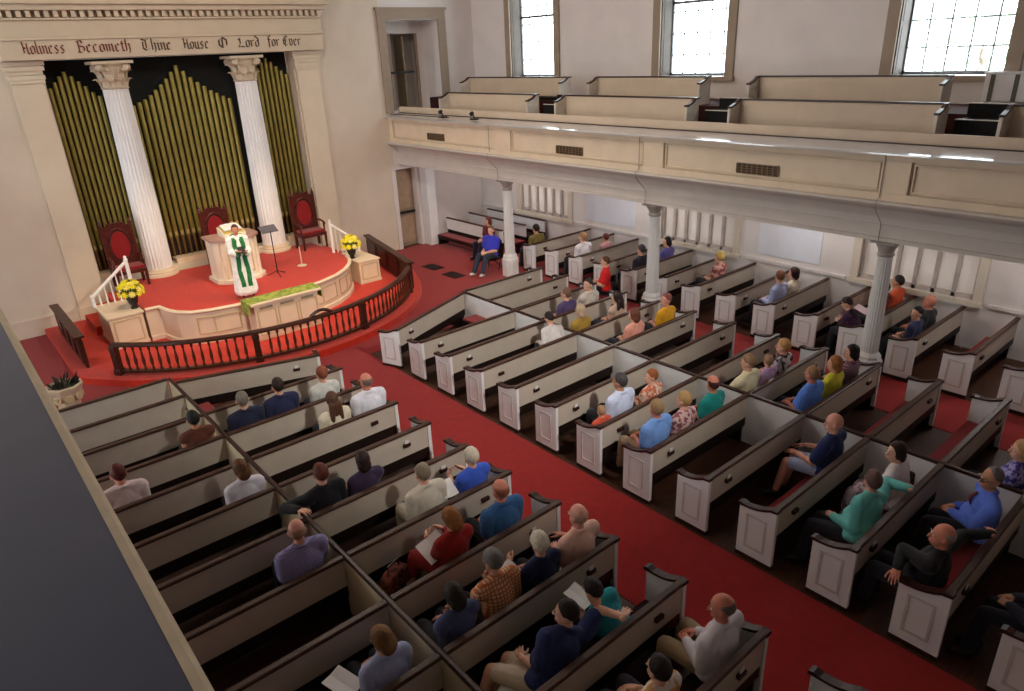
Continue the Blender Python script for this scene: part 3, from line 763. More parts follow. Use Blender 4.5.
SPEC = [('LL', 'L', .0, XL-.03, range(0, 14), '', None), ('LR', 'L', XL+.03, XA, range(2, 14), 'R', -.42),
        ('RL', 'R', XB, XC-.03, range(2, 15), 'L', .42), ('RR', 'R', XC+.03, XD, range(0, 14), 'R', -.42), ('F', 'F', XE, XW, range(-2, 13), 'L', .4)]
def ok_row(x0, x1, y): return in_frame([(x0+(x1-x0)*k/6, y+dy, z) for k in range(7) for dy in (0, .4) for z in (.1, .82)])
for key, b_, x0, x1, rng, ends, hold in SPEC:
    n = 0
    if key == 'LR':
        pew((XL+.045, 11.725), (XA, 11.02), 'front pew set askew before the altar rail, cream divider to centre aisle', GRP[key], 'R', False, -.42); n = 1
    if key == 'RL':
        pew((XB, 11.02), (XC-.045, 11.86), 'front pew set askew before the altar rail, across the centre aisle', GRP[key], 'L', True, .42); n = 1
    for i in rng:
        y = rowy(i, b_)
        if not ok_row(x0, x1, y): continue
        n += 1
        pew((x0, y), (x1, y), '%s pew from the front in the %s%s' % (ORD[n], BLK[key], ', red cushion showing' if i in REDROW[key] else ''), GRP[key], ends, i in REDROW[key], hold, card=(i*7 % 3 != 1))
for nm_, x, label, face in (('pew_divider', XL, 'long cream divider running between the pews under the grey ledge', mat('divider_cream', (214, 202, 170), .55, .05, 3)), ('pew_divider', XC, 'long white divider through the pews across the centre aisle', WHITE)):
    t = thing(nm_, label, 'divider', (x, 0, .009))
    MB().box(-.022, .022, -1.0, 11.95, .0, .785).build('panel', face, t)
    MB().prism([(-.027, .785), (.027, .785), (.027, .815), (.015, .825), (-.015, .825), (-.027, .815)], 'y', -1.0, 11.95).build('cap_rail', WOOD, t)
# short cushioned benches in the wedges behind the two askew front pews
for sx, x, lab in ((1, XC-.03, 'short bench with red cushion along the white divider behind the askew front pew'), (-1, XL+.03, 'short bench with red cushion along the cream divider behind the askew front pew')):
    t = thing('corner_bench', lab, 'bench', (x, 11.05, .009), 0, None)
    xx = (-.38, -.004) if sx > 0 else (.004, .38)
    MB().box(xx[0], xx[1], -.35, .42, .32, .36).box(xx[0], xx[1], -.33, -.29, 0, .32).box(xx[0], xx[1], .36, .4, 0, .32).build('seat', WOOD2, t)
    MB().box(xx[0]+.01, xx[1]-.01, -.34, .41, .361, .41).build('cushion', CUSH, t, bevel=.015)
# choir benches facing the chancel
for x, z, lab, cu in ((12.72, 0, 'choir pew with long red seat nearest the chancel', True), (13.62, 0, 'middle choir pew between the red-seated one and the wall', True), (14.4, 0, 'choir pew against the window wall', False)):
    t = pew((x, 15.55), (x, 18.35), lab, 'choir pews in the corner by the door', '', cu, back=WHITE)
# ------------------------------------------------------------------ chancel step, platform
CX, CY = 5.4, 17.3
def arc(r, a0, a1, n, cx=CX, cy=CY):
    return [(cx+r*math.cos(a0+(a1-a0)*k/n), cy+r*math.sin(a0+(a1-a0)*k/n)) for k in range(n+1)]
st_ = [(1.37, WY-.08)]+[p for p in arc(4.62, R_(209.3), R_(330.7), 40)]+[(9.95, 16.2), (9.95, WY-.06)]
CARP2 = mat('chancel_carpet', (192, 40, 12), .95, .1, 9, .4, 260, sheen=.15)
struct('floor_chancel', MB().prism(st_, 'z', .009, .15), CARP2, 'low red carpeted step inside the altar rail')
PZ = .85
plat = [(3.02, WY-.12), (3.02, 16.62), (3.02, 15.98), (3.3, 15.95), (3.36, 15.6), (3.46, 15.3), (3.68, 15.02), (4.05, 14.85), (4.6, 14.74), (5.3, 14.7), (6.0, 14.74), (6.6, 14.88), (7.1, 15.1), (7.5, 15.4), (7.8, 15.75), (8.0, 16.1), (8.1, 16.45), (8.17, 16.5), (8.17, WY-.12)]
pt = thing('platform', 'raised red carpeted platform with cream panelled bow front', 'platform', (0, 0, .15), kind='structure')
H = PZ-.15
MB().prism(plat, 'z', 0, H-.03, 0).build('body', CREAM, pt)
MB().prism(plat, 'z', H-.03, H).build('carpet_top', CARP2, pt)
def outset(pts):
    out = []
    for k in range(len(pts)):
        a = V(pts[max(k-1, 0)]); b2 = V(pts[min(k+1, len(pts)-1)]); d = (b2-a).normalized(); out.append((pts[k][0], pts[k][1], d.y, -d.x))
    return out
fr = plat[2:18]
o_ = outset(fr)
m = MB().ribbon(o_, [(-.03, H-.005), (.05, H-.005), (.06, H+.02), (.04, H+.045), (-.03, H+.045)])
m.ribbon(o_, [(-.01, 0), (.035, 0), (.035, .09), (.015, .11), (-.01, .11)])
m.build('edge_moulding', CREAM, pt, smooth=True)
def panels_on(pts, z0, z1, name, mt, par):
    """Raised frames running along a bow front, one per facet pair."""
    m = MB()
    oo = outset(pts)
    for z in (z0, z1-.025): m.ribbon(oo, [(.0, z), (.018, z), (.018, z+.025), (.0, z+.025)])
    for x, y, nx, ny in (oo[0], oo[len(oo)//2], oo[-1]):
        d = V((-ny, nx)); m.ribbon([(x+d.x*k, y+d.y*k, nx, ny) for k in (-.012, .012)], [(0, z0), (.018, z0), (.018, z1), (0, z1)])
    return m.build(name, mt, par)
SH = mat('cream_moulding', (196, 176, 138), .5, .05, 3)
panels_on([(3.76, 14.98), (4.07, 14.84), (4.58, 14.735)], .2, .58, 'front_panel', SH, pt)
panels_on([(6.2, 14.785), (6.6, 14.88), (7.05, 15.08)], .2, .58, 'front_panel', SH, pt)
panels_on([(7.2, 15.17), (7.5, 15.4), (7.75, 15.68)], .2, .58, 'front_panel', SH, pt)
# side stair cheeks with balustrades
def cheek(x0, x1, y, lab, mir, z1):
    t = thing('stair_cheek', lab, 'stair wall', ((x0+x1)/2, y, .151)); w_ = (x1-x0)/2; h = z1-.15
    m = MB().box(-w_, w_, 0, 1.15, 0, h-.04); m.build('body', CREAM, t)
    MB().box(-w_-.03, w_+.03, -.03, 1.18, h-.04, h).build('top_slab', CREAM, t, bevel=.008)
    m = MB()
    for a in (-w_+.06, w_-.085): m.box(a, a+.025, -.015, 0, .1, h-.1)
    for z in (.1, h-.125): m.box(-w_+.085, w_-.085, -.015, 0, z, z+.025)
    m.build('moulding', SH, t)
    MB().box(-w_-.015, w_+.015, -.02, 1.17, 0, .07).build('plinth', CREAM, t)
    xs = [-w_-.03+k*(2*w_+.17)/6 for k in range(7)]
    if mir: xs = [-q for q in xs]
    za, zb = h+.22, h+.86
    rail = MB().tube([(xs[0], 1.08, za), (xs[-1], 1.08, zb)], .035, 8); rail.build('handrail', WHITE, t, smooth=True)
    for k, x in enumerate(xs[1:-1]):
        z = za+(zb-za)*(k+1)/6
        MB().lathe([(.02, h), (.022, h+.04), (.013, h+.07), (.02, h+.14), (.012, z-.08), (.014, z-.02)], (x, 1.08, 0), 8).build('baluster', WHITE, t, smooth=True)
    MB().lathe([(.04, h), (.04, zb+.02), (.05, zb+.04), (.03, zb+.06), (.035, zb+.1), (.01, zb+.13)], (xs[-1], 1.08, 0), 8).build('newel', WHITE, t)
    MB().lathe([(.035, h), (.035, za+.02), (.045, za+.03), (.02, za+.06)], (xs[0], 1.08, 0), 8).build('newel', WHITE, t)
    return t
cheek(2.3, 2.96, 15.98, 'cream panelled stair wall with white balustrade beside the dark bench wall', False, .86)
cheek(8.23, 8.83, 16.05, 'cream panelled stair wall with white balustrade beside the long brown panel', True, .76)
# steps behind the cheeks
for x0, x1, s_, lab in ((2.2, 3.0, 1, 'red carpeted steps behind the stair wall nearest the ledge'), (8.19, 8.99, -1, 'red carpeted steps behind the stair wall nearest the side aisle')):
    m = MB(); n = 3
    for k in range(n):
        a, bb = (x0+(x1-x0)*k/n, x1) if s_ > 0 else (x0, x1-(x1-x0)*k/n)
        m.box(a, bb, 17.25, 18.4, .151+.2*k, .15+.2*(k+1))
    tag(m.build('side_steps', CARP2), lab, 'steps')

# ------------------------------------------------------------------ altar rail
RAILW = mat_wood('rail_wood', (78, 40, 26), (40, 20, 14), .35)
BAL = mat_wood('baluster_wood', (104, 56, 34), (70, 36, 22), .3)
rl = thing('altar_rail', 'curved dark wooden altar rail with turned balusters', 'railing', (CX, CY, .151))
A0, A1 = R_(180+39.5), R_(360-39.5)
RR = 4.36
def aring(r0, r1, z0, z1, a0=A0, a1=A1, n=48):
    pts = [(r0*math.cos(a0+(a1-a0)*k/n), r0*math.sin(a0+(a1-a0)*k/n), math.cos(a0+(a1-a0)*k/n), math.sin(a0+(a1-a0)*k/n)) for k in range(n+1)]
    return pts
MB().ribbon(aring(RR, 0, 0, 0), [(-.06, .60), (.06, .60), (.075, .62), (.07, .65), (.03, .67), (-.03, .67), (-.07, .65), (-.075, .62)]).build('cap_rail', RAILW, rl, smooth=True)
MB().ribbon(aring(RR, 0, 0, 0), [(-.05, .05), (.05, .05), (.05, .10), (-.05, .10)]).build('bottom_rail', RAILW, rl)
posts = [A0, R_(180+75), R_(360-73), A1]
for a in posts:
    c = (RR*math.cos(a), RR*math.sin(a), 0)
    M = Matrix.Translation(c) @ Matrix.Rotation(a, 4, 'Z')
    MB().box(-.06, .06, -.06, .06, 0, .598, 0, M).box(-.075, .075, -.075, .075, 0, .12, 0, M).box(-.07, .07, -.07, .07, .52, .56, 0, M).build('post', RAILW, rl, bevel=.006)
nb = 48
for k in range(nb):
    a = A0+(A1-A0)*(k+.5)/nb
    if min(abs(a-p) for p in posts) < .03: continue
    MB().lathe([(.028, .10), (.03, .14), (.016, .17), (.03, .24), (.034, .30), (.02, .42), (.014, .50), (.026, .53), (.028, .598)], (RR*math.cos(a), RR*math.sin(a), 0), 10).build('baluster', BAL, rl, smooth=True)
a = R_(360-87)
m = MB()
pts = [(RR*math.cos(a+q), RR*math.sin(a+q), .672+.09*max(0, math.cos(q/.055*math.pi/2))) for q in [(-.055+.11*j/12) for j in range(13)]]
m.tube(pts, .035, 8).build('scroll', RAILW, rl, smooth=True)
# straight solid panels that close the rail against the wall
for x0, y0, x1, y1, lab in ((1.63, 15.35, 1.63, 18.1, 'low solid dark wooden bench wall running from altar rail to organ wall, ledge side'), (9.0, 14.75, 9.75, 18.3, 'low solid brown wooden panel running from altar rail to the cream wall by the door')):
    d = V((x1-x0, y1-y0, 0)); t = thing('chancel_screen', lab, 'screen', (x0, y0, .151), math.atan2(d.y, d.x)); L = d.length
    MB().box(0, L, -.03, .03, 0, .64).build('panel', RAILW, t)
    MB().box(-.02, L+.02, -.09, .09, .64, .69).build('cap_rail', RAILW, t, bevel=.01)
    for sg in (-1, 1):
        m = MB()
        for k in range(4):
            q0, q1 = L*k/4+.06, L*(k+1)/4-.06; y = .031*sg; ya, yb = min(y, y+sg*.012), max(y, y+sg*.012)
            m.box(q0, q1, ya, yb, .1, .13).box(q0, q1, ya, yb, .54, .57).box(q0, q0+.03, ya, yb, .13, .54).box(q1-.03, q1, ya, yb, .13, .54)
        m.build('moulding', WOOD, t)

# ------------------------------------------------------------------ organ front
og = thing('pipe_organ', 'golden organ pipes standing in three bays between white columns', 'organ', (0, 18.9, 1.0))
MB().box(2.81, 8.49, .30, .34, .005, 4.89).build('case_back', DARKG, og)

for a, bb in ((2.81, 3.66), (4.58, 6.68), (7.6, 8.49)): MB().box(a, bb, -.08, .283, .004, .12).build('sill', CREAM, og)
MB().box(2.81, 8.49, .285, .298, .121, .62).build('lower_screen', mat('organ_brown', (44, 24, 16), .6, .2, 5), og)
def topz(px, py): return at_y(px, py, 18.8)
bays = [(2.84, 3.9, [(48.4, 89), (54.7, 83), (61, 76.5), (68, 71.5), (77.3, 76), (87.5, 81), (95, 86), (99, 92), (104, 96)]),
        (4.42, 6.86, [(136.5, 106), (139.5, 103), (143, 100), (147, 96), (152.6, 90.5), (158, 85), (165, 79), (170, 72), (176, 65), (185, 71), (193, 77), (201, 82), (208, 86), (215, 90.5), (220.6, 93), (226.5, 96), (232, 98.5)]),
        (7.44, 8.48, [(253, 74), (258, 68), (263.4, 62.4), (269.5, 58), (276, 61.5), (282.7, 66), (289, 70.3), (293.3, 74)])]
for x0, x1, tops in bays:
    n = len(tops)
    for k, q in enumerate(tops):
        x = x0+(x1-x0)*(k+.5)/n; r = (x1-x0)/n*.40; zt = max(2.5, topz(*q).z-1.0)
        p_ = MB().lathe([(r*.92, .62), (r, .66), (r, zt-.03), (r*.9, zt)], (x, .22, 0), 14).build('pipe', GOLD, og, smooth=True)
        MB().lathe([(.018, .121), (.022, .14), (r*.6, .52), (r*.9, .62)], (x, .22, 0), 10).build('pipe_foot', GOLDD, p_, smooth=True)
        MB().box(x-r*.55, x+r*.55, .22-r-.004, .22-r+.02, .66, .76).build('mouth', mat('mouth_brass', (196, 180, 120), .35, .1, 5, metal=.4), p_)
ENT = mat('entablature_paint', (206, 190, 166), .6, .05, 2)
for x in (4.12, 7.14):
    c = thing('column', 'tall white fluted organ column with leafy capital, %s' % ('between the first and second pipe bays from the ledge' if x < 5 else 'between the second and third pipe bays from the ledge'), 'column', (x, 18.72, .851), 0, 'organ columns', 'structure')
    n = 48; pf = [(.31, .2), (.305, 1.6), (.265, 4.4)]
    vs = [(r*(1-.06*(i % 2))*math.cos(2*math.pi*i/n), r*(1-.06*(i % 2))*math.sin(2*math.pi*i/n), z) for r, z in pf for i in range(n)]
    fs = [(j*n+i, j*n+(i+1) % n, (j+1)*n+(i+1) % n, (j+1)*n+i) for j in range(2) for i in range(n)]
    MB().add(vs, fs+[tuple(range(n))[::-1], tuple(2*n+i for i in range(n))]).build('shaft', WHITE, c)
    MB().lathe([(.42, 0), (.42, .06), (.39, .08), (.40, .12), (.35, .14), (.34, .2)], n=32).build('base', CREAM, c, smooth=True)
    cp = MB().lathe([(.27, 4.39), (.30, 4.41), (.27, 4.43), (.26, 4.6), (.3, 4.86), (.36, 4.92)], n=24).box(-.42, .42, -.36, .36, 4.92, 4.98).build('capital', ENT, c)
    for tier, (zb, hh, rr, nn) in enumerate(((4.43, .2, .27, 8), (4.56, .26, .28, 8))):
        m = MB()
        for k in range(nn):
            a = 2*math.pi*(k+.5*tier)/nn
            M = Matrix.Rotation(a, 4, 'Z') @ Matrix.Translation((rr, 0, zb))
            m.add([(0, -.07, 0), (0, .07, 0), (.03, .085, hh*.55), (.03, -.085, hh*.55), (.10, .05, hh*.95), (.10, -.05, hh*.95), (.15, 0.03, hh*.8), (.15, -.03, hh*.8), (-.03, -.05, 0), (-.03, .05, 0), (0, .06, hh*.8), (0, -.06, hh*.8)],
                  [(0, 1, 2, 3), (3, 2, 4, 5), (5, 4, 6, 7), (8, 11, 10, 9), (9, 10, 4, 2, 1), (8, 0, 3, 5, 11), (11, 5, 7, 6, 4, 10), (0, 8, 9, 1)], 0, M)
        m.build('acanthus_leaves', ENT, cp)
    m = MB()
    for k in range(4):
        a = math.pi/4+k*math.pi/2; m.lathe([(.02, -.05), (.08, -.05), (.08, .05), (.02, .05)], n=10, M=Matrix.Rotation(a, 4, 'Z') @ Matrix.Translation((.38, 0, 4.84)) @ Matrix.Rotation(math.pi/2, 4, 'X'))
    m.build('volute', ENT, cp)
for x0, x1 in ((2.16, 2.76), (8.54, 9.18)):
    m = MB().box(x0, x1, 18.7, WY-.001, .16, 5.45)
    for z, e in ((5.45, .03), (5.52, .05), (5.62, .03), (5.7, .07), (5.8, .09)): m.box(x0-e, x1+e, 18.7-e, WY-.001, z, z+.09)
    m.box(x0-.03, x1+.03, 18.66, WY-.001, .16, .45)
    struct('trim_12', m, mat('pilaster_paint', (220, 206, 182), .55, .04, 2), 'flat pilaster at the side of the organ')
e = MB()
e.box(2.1, 9.26, 18.4, WY-.001, 5.9, 6.28); e.box(2.08, 9.28, 18.36, WY-.001, 6.28, 6.34); e.box(2.1, 9.26, 18.42, WY-.001, 6.34, 6.66)
e.box(2.05, 9.31, 18.34, WY-.001, 6.66, 6.70); e.box(2.02, 9.34, 18.22, WY-.001, 6.84, 6.95); e.box(1.95, 9.4, 18.1, WY-.001, 6.95, 7.1); e.box(1.9, 9.46, 18.0, WY-.001, 7.1, 7.35); e.box(2.1, 9.26, 18.44, WY-.001, 6.7, 6.84)
en = struct('trim_13', e, ENT, 'cream entablature above the organ with a painted inscription', bevel=.008)
m = MB(); x = 2.06
while x < 9.24: m.box(x, x+.085, 18.3, 18.44, 6.71, 6.835); x += .165
m.build('dentils', ENT, en)
# black-letter line, drawn with a slanted broad nib
GL = {'H': [[(.0,1.35),(.2,1.5),(.26,1.3),(.26,.15),(.05,0)],[(.9,1.5),(.72,1.35),(.72,.12),(.92,0)],[(.26,.85),(.5,.7),(.72,.85)]],
 'B': [[(.25,1.5),(.25,.05)],[(0,1.35),(.55,1.55),(.7,1.2),(.3,.85)],[(.3,.85),(.8,.7),(.8,.2),(.45,0),(.05,.12)]],
 'T': [[(.15,1.15),(.1,.3),(.45,0),(.85,.2)],[(0,1.5),(.45,1.35),(.95,1.55)],[(.5,1.4),(.5,.3)]],
 'O': [[(.45,1.5),(.1,1.1),(.1,.4),(.45,0),(.85,.4),(.85,1.1),(.45,1.5)],[(.42,1.3),(.42,.2)]],
 'L': [[(.55,1.5),(.25,1.3),(.35,.6),(.05,.05),(.45,.12),(.85,0)],[(.1,1.2),(.4,1.0)]],
 'E': [[(.8,1.3),(.5,1.5),(.1,1.1),(.1,.4),(.45,0),(.85,.2)],[(.1,.8),(.65,.85)],[(.42,1.3),(.42,.3)]],
 'o': [[(.35,1),(.12,.85),(.12,.15),(.35,0),(.55,.15),(.55,.85),(.35,1)]],
 'l': [[(.12,1.6),(.12,.12),(.28,0)]], 'i': [[(.02,.95),(.14,.88),(.14,.12),(.28,0)],[(.1,1.25),(.2,1.35)]],
 'n': [[(.02,.95),(.14,.88),(.14,.05)],[(.14,.8),(.42,1),(.5,.85),(.5,.12),(.62,0)]],
 'e': [[(.5,.15),(.33,0),(.12,.15),(.12,.85),(.35,1),(.5,.78),(.14,.5)]],
 's': [[(.5,.88),(.3,1),(.12,.78),(.48,.3),(.3,0),(.08,.12)]], 'c': [[(.5,.85),(.34,1),(.12,.85),(.12,.15),(.34,0),(.52,.15)]],
 'm': [[(.02,.95),(.14,.88),(.14,.05)],[(.14,.8),(.38,1),(.46,.85),(.46,.05)],[(.46,.8),(.7,1),(.8,.85),(.8,.12),(.92,0)]],
 't': [[(.16,1.35),(.16,.12),(.34,0)],[(0,1),(.38,1)]], 'h': [[(.12,1.6),(.12,.05)],[(.12,.8),(.4,1),(.5,.85),(.5,.1),(.38,-.25)]],
 'u': [[(.02,.95),(.12,.9),(.12,.15),(.3,0),(.48,.15)],[(.48,1),(.48,.1),(.62,0)]], 'r': [[(.02,.95),(.14,.88),(.14,.05)],[(.14,.8),(.38,1),(.5,.88)]],
 'd': [[(.5,.15),(.32,0),(.12,.15),(.12,.75),(.34,.92),(.52,.75)],[(.08,1.6),(.52,1.15),(.52,.1)]],
 'f': [[(.48,1.45),(.32,1.6),(.16,1.4),(.16,-.15)],[(0,1),(.42,1)]], 'v': [[(.06,1.05),(.14,.2),(.34,0),(.52,.3),(.5,.9),(.32,1)]]}
WID = {'H': 1.0, 'B': 1.0, 'T': 1.1, 'O': 1.05, 'L': 1.0, 'E': 1.05, 'l': .38, 'i': .38, 'm': 1.06, 't': .48, 'f': .52, 'r': .6}
def adv(ch): return WID.get(ch, .72)
words_ = [('Holiness', 23.5, 68, 57), ('Becometh', 78, 133, 53), ('Thine', 143, 173, 50), ('House', 183, 210, 46.5), ('O', 218.5, 229, 44.5), ('Lord', 238, 260, 43), ('for', 268, 280, 42), ('Ever', 283, 301, 41.5)]
INK = mat('inscription_red', (112, 52, 44), .7, .1, 6); INK2 = mat('inscription_brown', (78, 58, 48), .7, .1, 6)
for wi, (wd, pa, pb, py) in enumerate(words_):
    xa, xb = at_y(pa, py, 18.39).x, at_y(pb, py, 18.39).x
    tot = sum(adv(c) for c in wd); kx = (xb-xa)/tot; kz = .155
    zb = 6.02
    m = MB(); cur = 0
    nx, nz = .2*kx*.82, .2*kz*.7
    for ch in wd:
        for stroke in GL[ch]:
            for p, q in zip(stroke, stroke[1:]):
                P = (xa+(cur+p[0])*kx, zb+p[1]*kz); Q = (xa+(cur+q[0])*kx, zb+q[1]*kz)
                vs = [(P[0]-nx/2, 18.392, P[1]-nz/2), (P[0]+nx/2, 18.392, P[1]+nz/2), (Q[0]+nx/2, 18.392, Q[1]+nz/2), (Q[0]-nx/2, 18.392, Q[1]-nz/2)]
                vs += [(v[0], 18.399, v[2]) for v in vs]
                m.add(vs, [(0,1,2,3),(7,6,5,4),(0,4,5,1),(1,5,6,2),(2,6,7,3),(3,7,4,0)])
        cur += adv(ch)
    m.build('inscription_word', INK if wi in (0, 1) else INK2, en)

# ------------------------------------------------------------------ chancel furniture
CHW = mat_wood('chair_mahogany', (92, 34, 26), (54, 18, 14), .35)
def throne(x, y, w_, lab):
    t = thing('pulpit_chair', lab, 'chair', (x, y, PZ+.002), 0, 'tall carved pulpit chairs')
    h = w_/2
    for sx in (-1, 1):
        MB().lathe([(.035, 0), (.028, .1), (.04, .3), (.04, .42)], (sx*(h-.05), -.5, 0), 8).build('leg', CHW, t, smooth=True)
        MB().box(sx*(h-.05)-.035, sx*(h-.05)+.035, -.06, .0, 0, 1.42).build('back_post', CHW, t, bevel=.008)
        MB().tube([(sx*(h-.04), -.05, .70), (sx*(h-.04), -.3, .72), (sx*(h-.04), -.5, .68), (sx*(h-.04), -.52, .62)], .028, 8).build('armrest', CHW, t, smooth=True)
        MB().lathe([(.03, .44), (.02, .5), (.03, .6), (.025, .67)], (sx*(h-.04), -.46, 0), 8).build('arm_post', CHW, t, smooth=True)
        MB().lathe([(.035, 1.42), (.05, 1.45), (.03, 1.49), (.012, 1.56)], (sx*(h-.05), -.03, 0), 8).build('finial', CHW, t, smooth=True)
    MB().box(-h+.02, h-.02, -.54, 0, .34, .43).build('seat_frame', CHW, t, bevel=.01)
    MB().box(-h+.05, h-.05, -.53, -.065, .43, .50).build('cushion', CUSH, t, bevel=.025)
    # gothic back: board with pointed opening filled by the pad
    top = [(-h+.08, .46), (h-.08, .46), (h-.08, 1.40), (h*.55, 1.42), (h*.3, 1.50), (0, 1.46), (-h*.3, 1.50), (-h*.55, 1.42), (-h+.08, 1.40)]
    MB().prism(top, 'y', -.045, -.01).build('back_board', CHW, t)
    m = MB()
    for k in range(5): m.lathe([(.02, 1.42), (.03, 1.46), (.015, 1.5), (.008, 1.55)], (-h*.5+h*k/4, -.03, 0), 8)
    m.build('crest', CHW, t, smooth=True)
    ar = [(h*.55*math.sin(a), .92+(.36*math.cos(a) if math.cos(a) > 0 else .32*math.cos(a))) for a in [2*math.pi*k/20 for k in range(20)]]
    MB().prism(ar[::-1], 'y', -.075, -.046).build('back_pad', CUSH, t, bevel=.01)
    ar2 = [(h*.66*math.sin(a), .92+(.43*math.cos(a) if math.cos(a) > 0 else .37*math.cos(a))) for a in [2*math.pi*k/20 for k in range(20)]]
    MB().tube([(p[0], -.05, p[1]) for p in ar2]+[(ar2[0][0], -.05, ar2[0][1])], .018, 6).build('carved_border', CHW, t, smooth=True)
throne(3.33, 18.5, .74, 'tall carved chair with red pad behind the balustrade on the ledge side')
throne(5.56, 18.4, .74, 'tall carved chair with red pad behind the pulpit')
throne(7.96, 18.4, .76, 'tall carved chair with red pad and red seat, free standing on the open carpet')
# pulpit
t = thing('pulpit', 'cream panelled pulpit with gold cloth behind the minister', 'pulpit', (5.4, 16.75, PZ+.002)); t.scale = (.87, .9, 1)
PC = mat('pulpit_paint', (232, 222, 200), .5, .04, 3)
MB().prism([(-.6, .45), (-.6, -.12), (-.4, -.34), (.4, -.34), (.6, -.12), (.6, .45)][::-1], 'z', .1, 1.0).build('body', PC, t)
MB().prism([(-.68, .5), (-.68, -.16), (-.44, -.42), (.44, -.42), (.68, -.16), (.68, .5)][::-1], 'z', 0, .1).build('plinth', PC, t, bevel=.01)
MB().prism([(-.66, .5), (-.66, -.15), (-.43, -.4), (.43, -.4), (.66, -.15), (.66, .5)][::-1], 'z', 1.0, 1.07).build('top_moulding', mat('pulpit_top', (176, 140, 128), .45, .08, 4), t, bevel=.012)
m = MB()
for a in (-.33, .30): m.box(a, a+.03, -.36, -.34, .2, .9)
for z in (.2, .87): m.box(-.3, .3, -.36, -.34, z, z+.03)
m.build('moulding', SH, t)
for sx in (-1, 1): MB().lathe([(.05, .1), (.05, .16), (.035, .2), (.032, .9), (.05, .95), (.05, 1.0)], (sx*.5, -.25, 0), 10).build('pilaster', PC, t, smooth=True)
MB().prism([(-.25, 1.07), (.22, 1.07), (.22, 1.26), (-.25, 1.14)], 'x', -.3, .3).build('book_desk', PC, t)
m = MB()
vs = [(-.26, -.22, 1.17), (.26, -.22, 1.17), (.26, .2, 1.28), (-.26, .2, 1.28)]
m.add([(x, y, z+.005) for x, y, z in vs]+[(x, y, z-.012) for x, y, z in vs], [(0,1,2,3),(7,6,5,4),(0,4,5,1),(1,5,6,2),(2,6,7,3),(3,7,4,0)])
m.box(-.22, .22, -.425, -.41, .72, 1.07).box(-.22, .22, -.425, -.26, 1.07, 1.1)
m.build('gold_cloth', mat('gold_cloth', (196, 170, 84), .7, .12, 20, .2, 150), t)
bk = MB().prism([(-.2, 0), (0, .015), (.2, 0), (.2, .03), (.02, .05), (0, .035), (-.02, .05), (-.2, .03)], 'y', -.15, .15)
o = bk.build('open_book', PAPER, None, (5.4, 16.74, PZ+.002+1.247), smooth=False); o.rotation_euler = (R_(15), 0, 0); tag(o, 'open book lying on the gold cloth of the pulpit', 'book')
# music stand and microphone stand
t = thing('music_stand', 'dark music stand beside the pulpit', 'music stand', (6.14, 16.25, PZ+.002))
MB().tube([(0, 0, .05), (0, 0, 1.1)], .014, 8).build('pole', BLACK, t)
for k in range(3): 
    a = k*2.09+.4; MB().tube([(0, 0, .12), (.24*math.cos(a), .24*math.sin(a), .01)], .011, 6).build('leg', BLACK, t)
ds = MB().box(-.2, .2, -.012, .0, 0, .26); o = ds.build('desk', mat('stand_grey', (96, 92, 100), .4), t, (0, 0, 1.06)); o.rotation_euler = (R_(-60), 0, 0)
t = thing('microphone_stand', 'thin pale microphone stand on the open red carpet', 'microphone stand', (6.93, 16.6, PZ+.002))
MB().lathe([(.12, 0), (.12, .015), (.02, .03)], n=16).build('base', mat('stand_cream', (222, 206, 186), .4), t, smooth=True)
MB().tube([(0, 0, .02), (0, 0, .52)], .014, 8).build('pole', MATS['stand_cream'], t)
MB().tube([(0, 0, .52), (-.05, -.05, .58)], [.02, .028], 8).build('microphone', BLACK, t, smooth=True)
# communion table
t = thing('communion_table', 'cream panelled communion table with green and gold runner before the platform', 'table', (5.42, 14.32, .151))
MB().box(-.72, .72, -.2, .24, 0, .80).build('body', CREAM, t)
MB().box(-.80, .80, -.26, .28, .80, .85).build('top', CREAM, t, bevel=.008)
m = MB()
for a, b2 in ((-.68, -.26), (-.22, .22), (.26, .68)):
    m.box(a, b2, -.215, -.2, .12, .145).box(a, b2, -.215, -.2, .66, .685).box(a, a+.025, -.215, -.2, .145, .66).box(b2-.025, b2, -.215, -.2, .145, .66)
    m.box(a+.07, b2-.07, -.215, -.2, .69, .74, 1)
m.build('moulding', [SH, mat('carved_grey', (150, 140, 118), .6)], t)
rn = MB().box(-.82, .82, -.2, .26, .851, .858).box(-.825, -.815, -.2, .26, .6, .858).box(.815, .825, -.2, .26, .62, .858)
tag(rn.build('table_runner', mat_floral('runner_green', (156, 166, 72), (120, 136, 60), 9), None, (5.42, 14.32, .151)), 'green and gold cloth runner over the communion table', 'cloth')
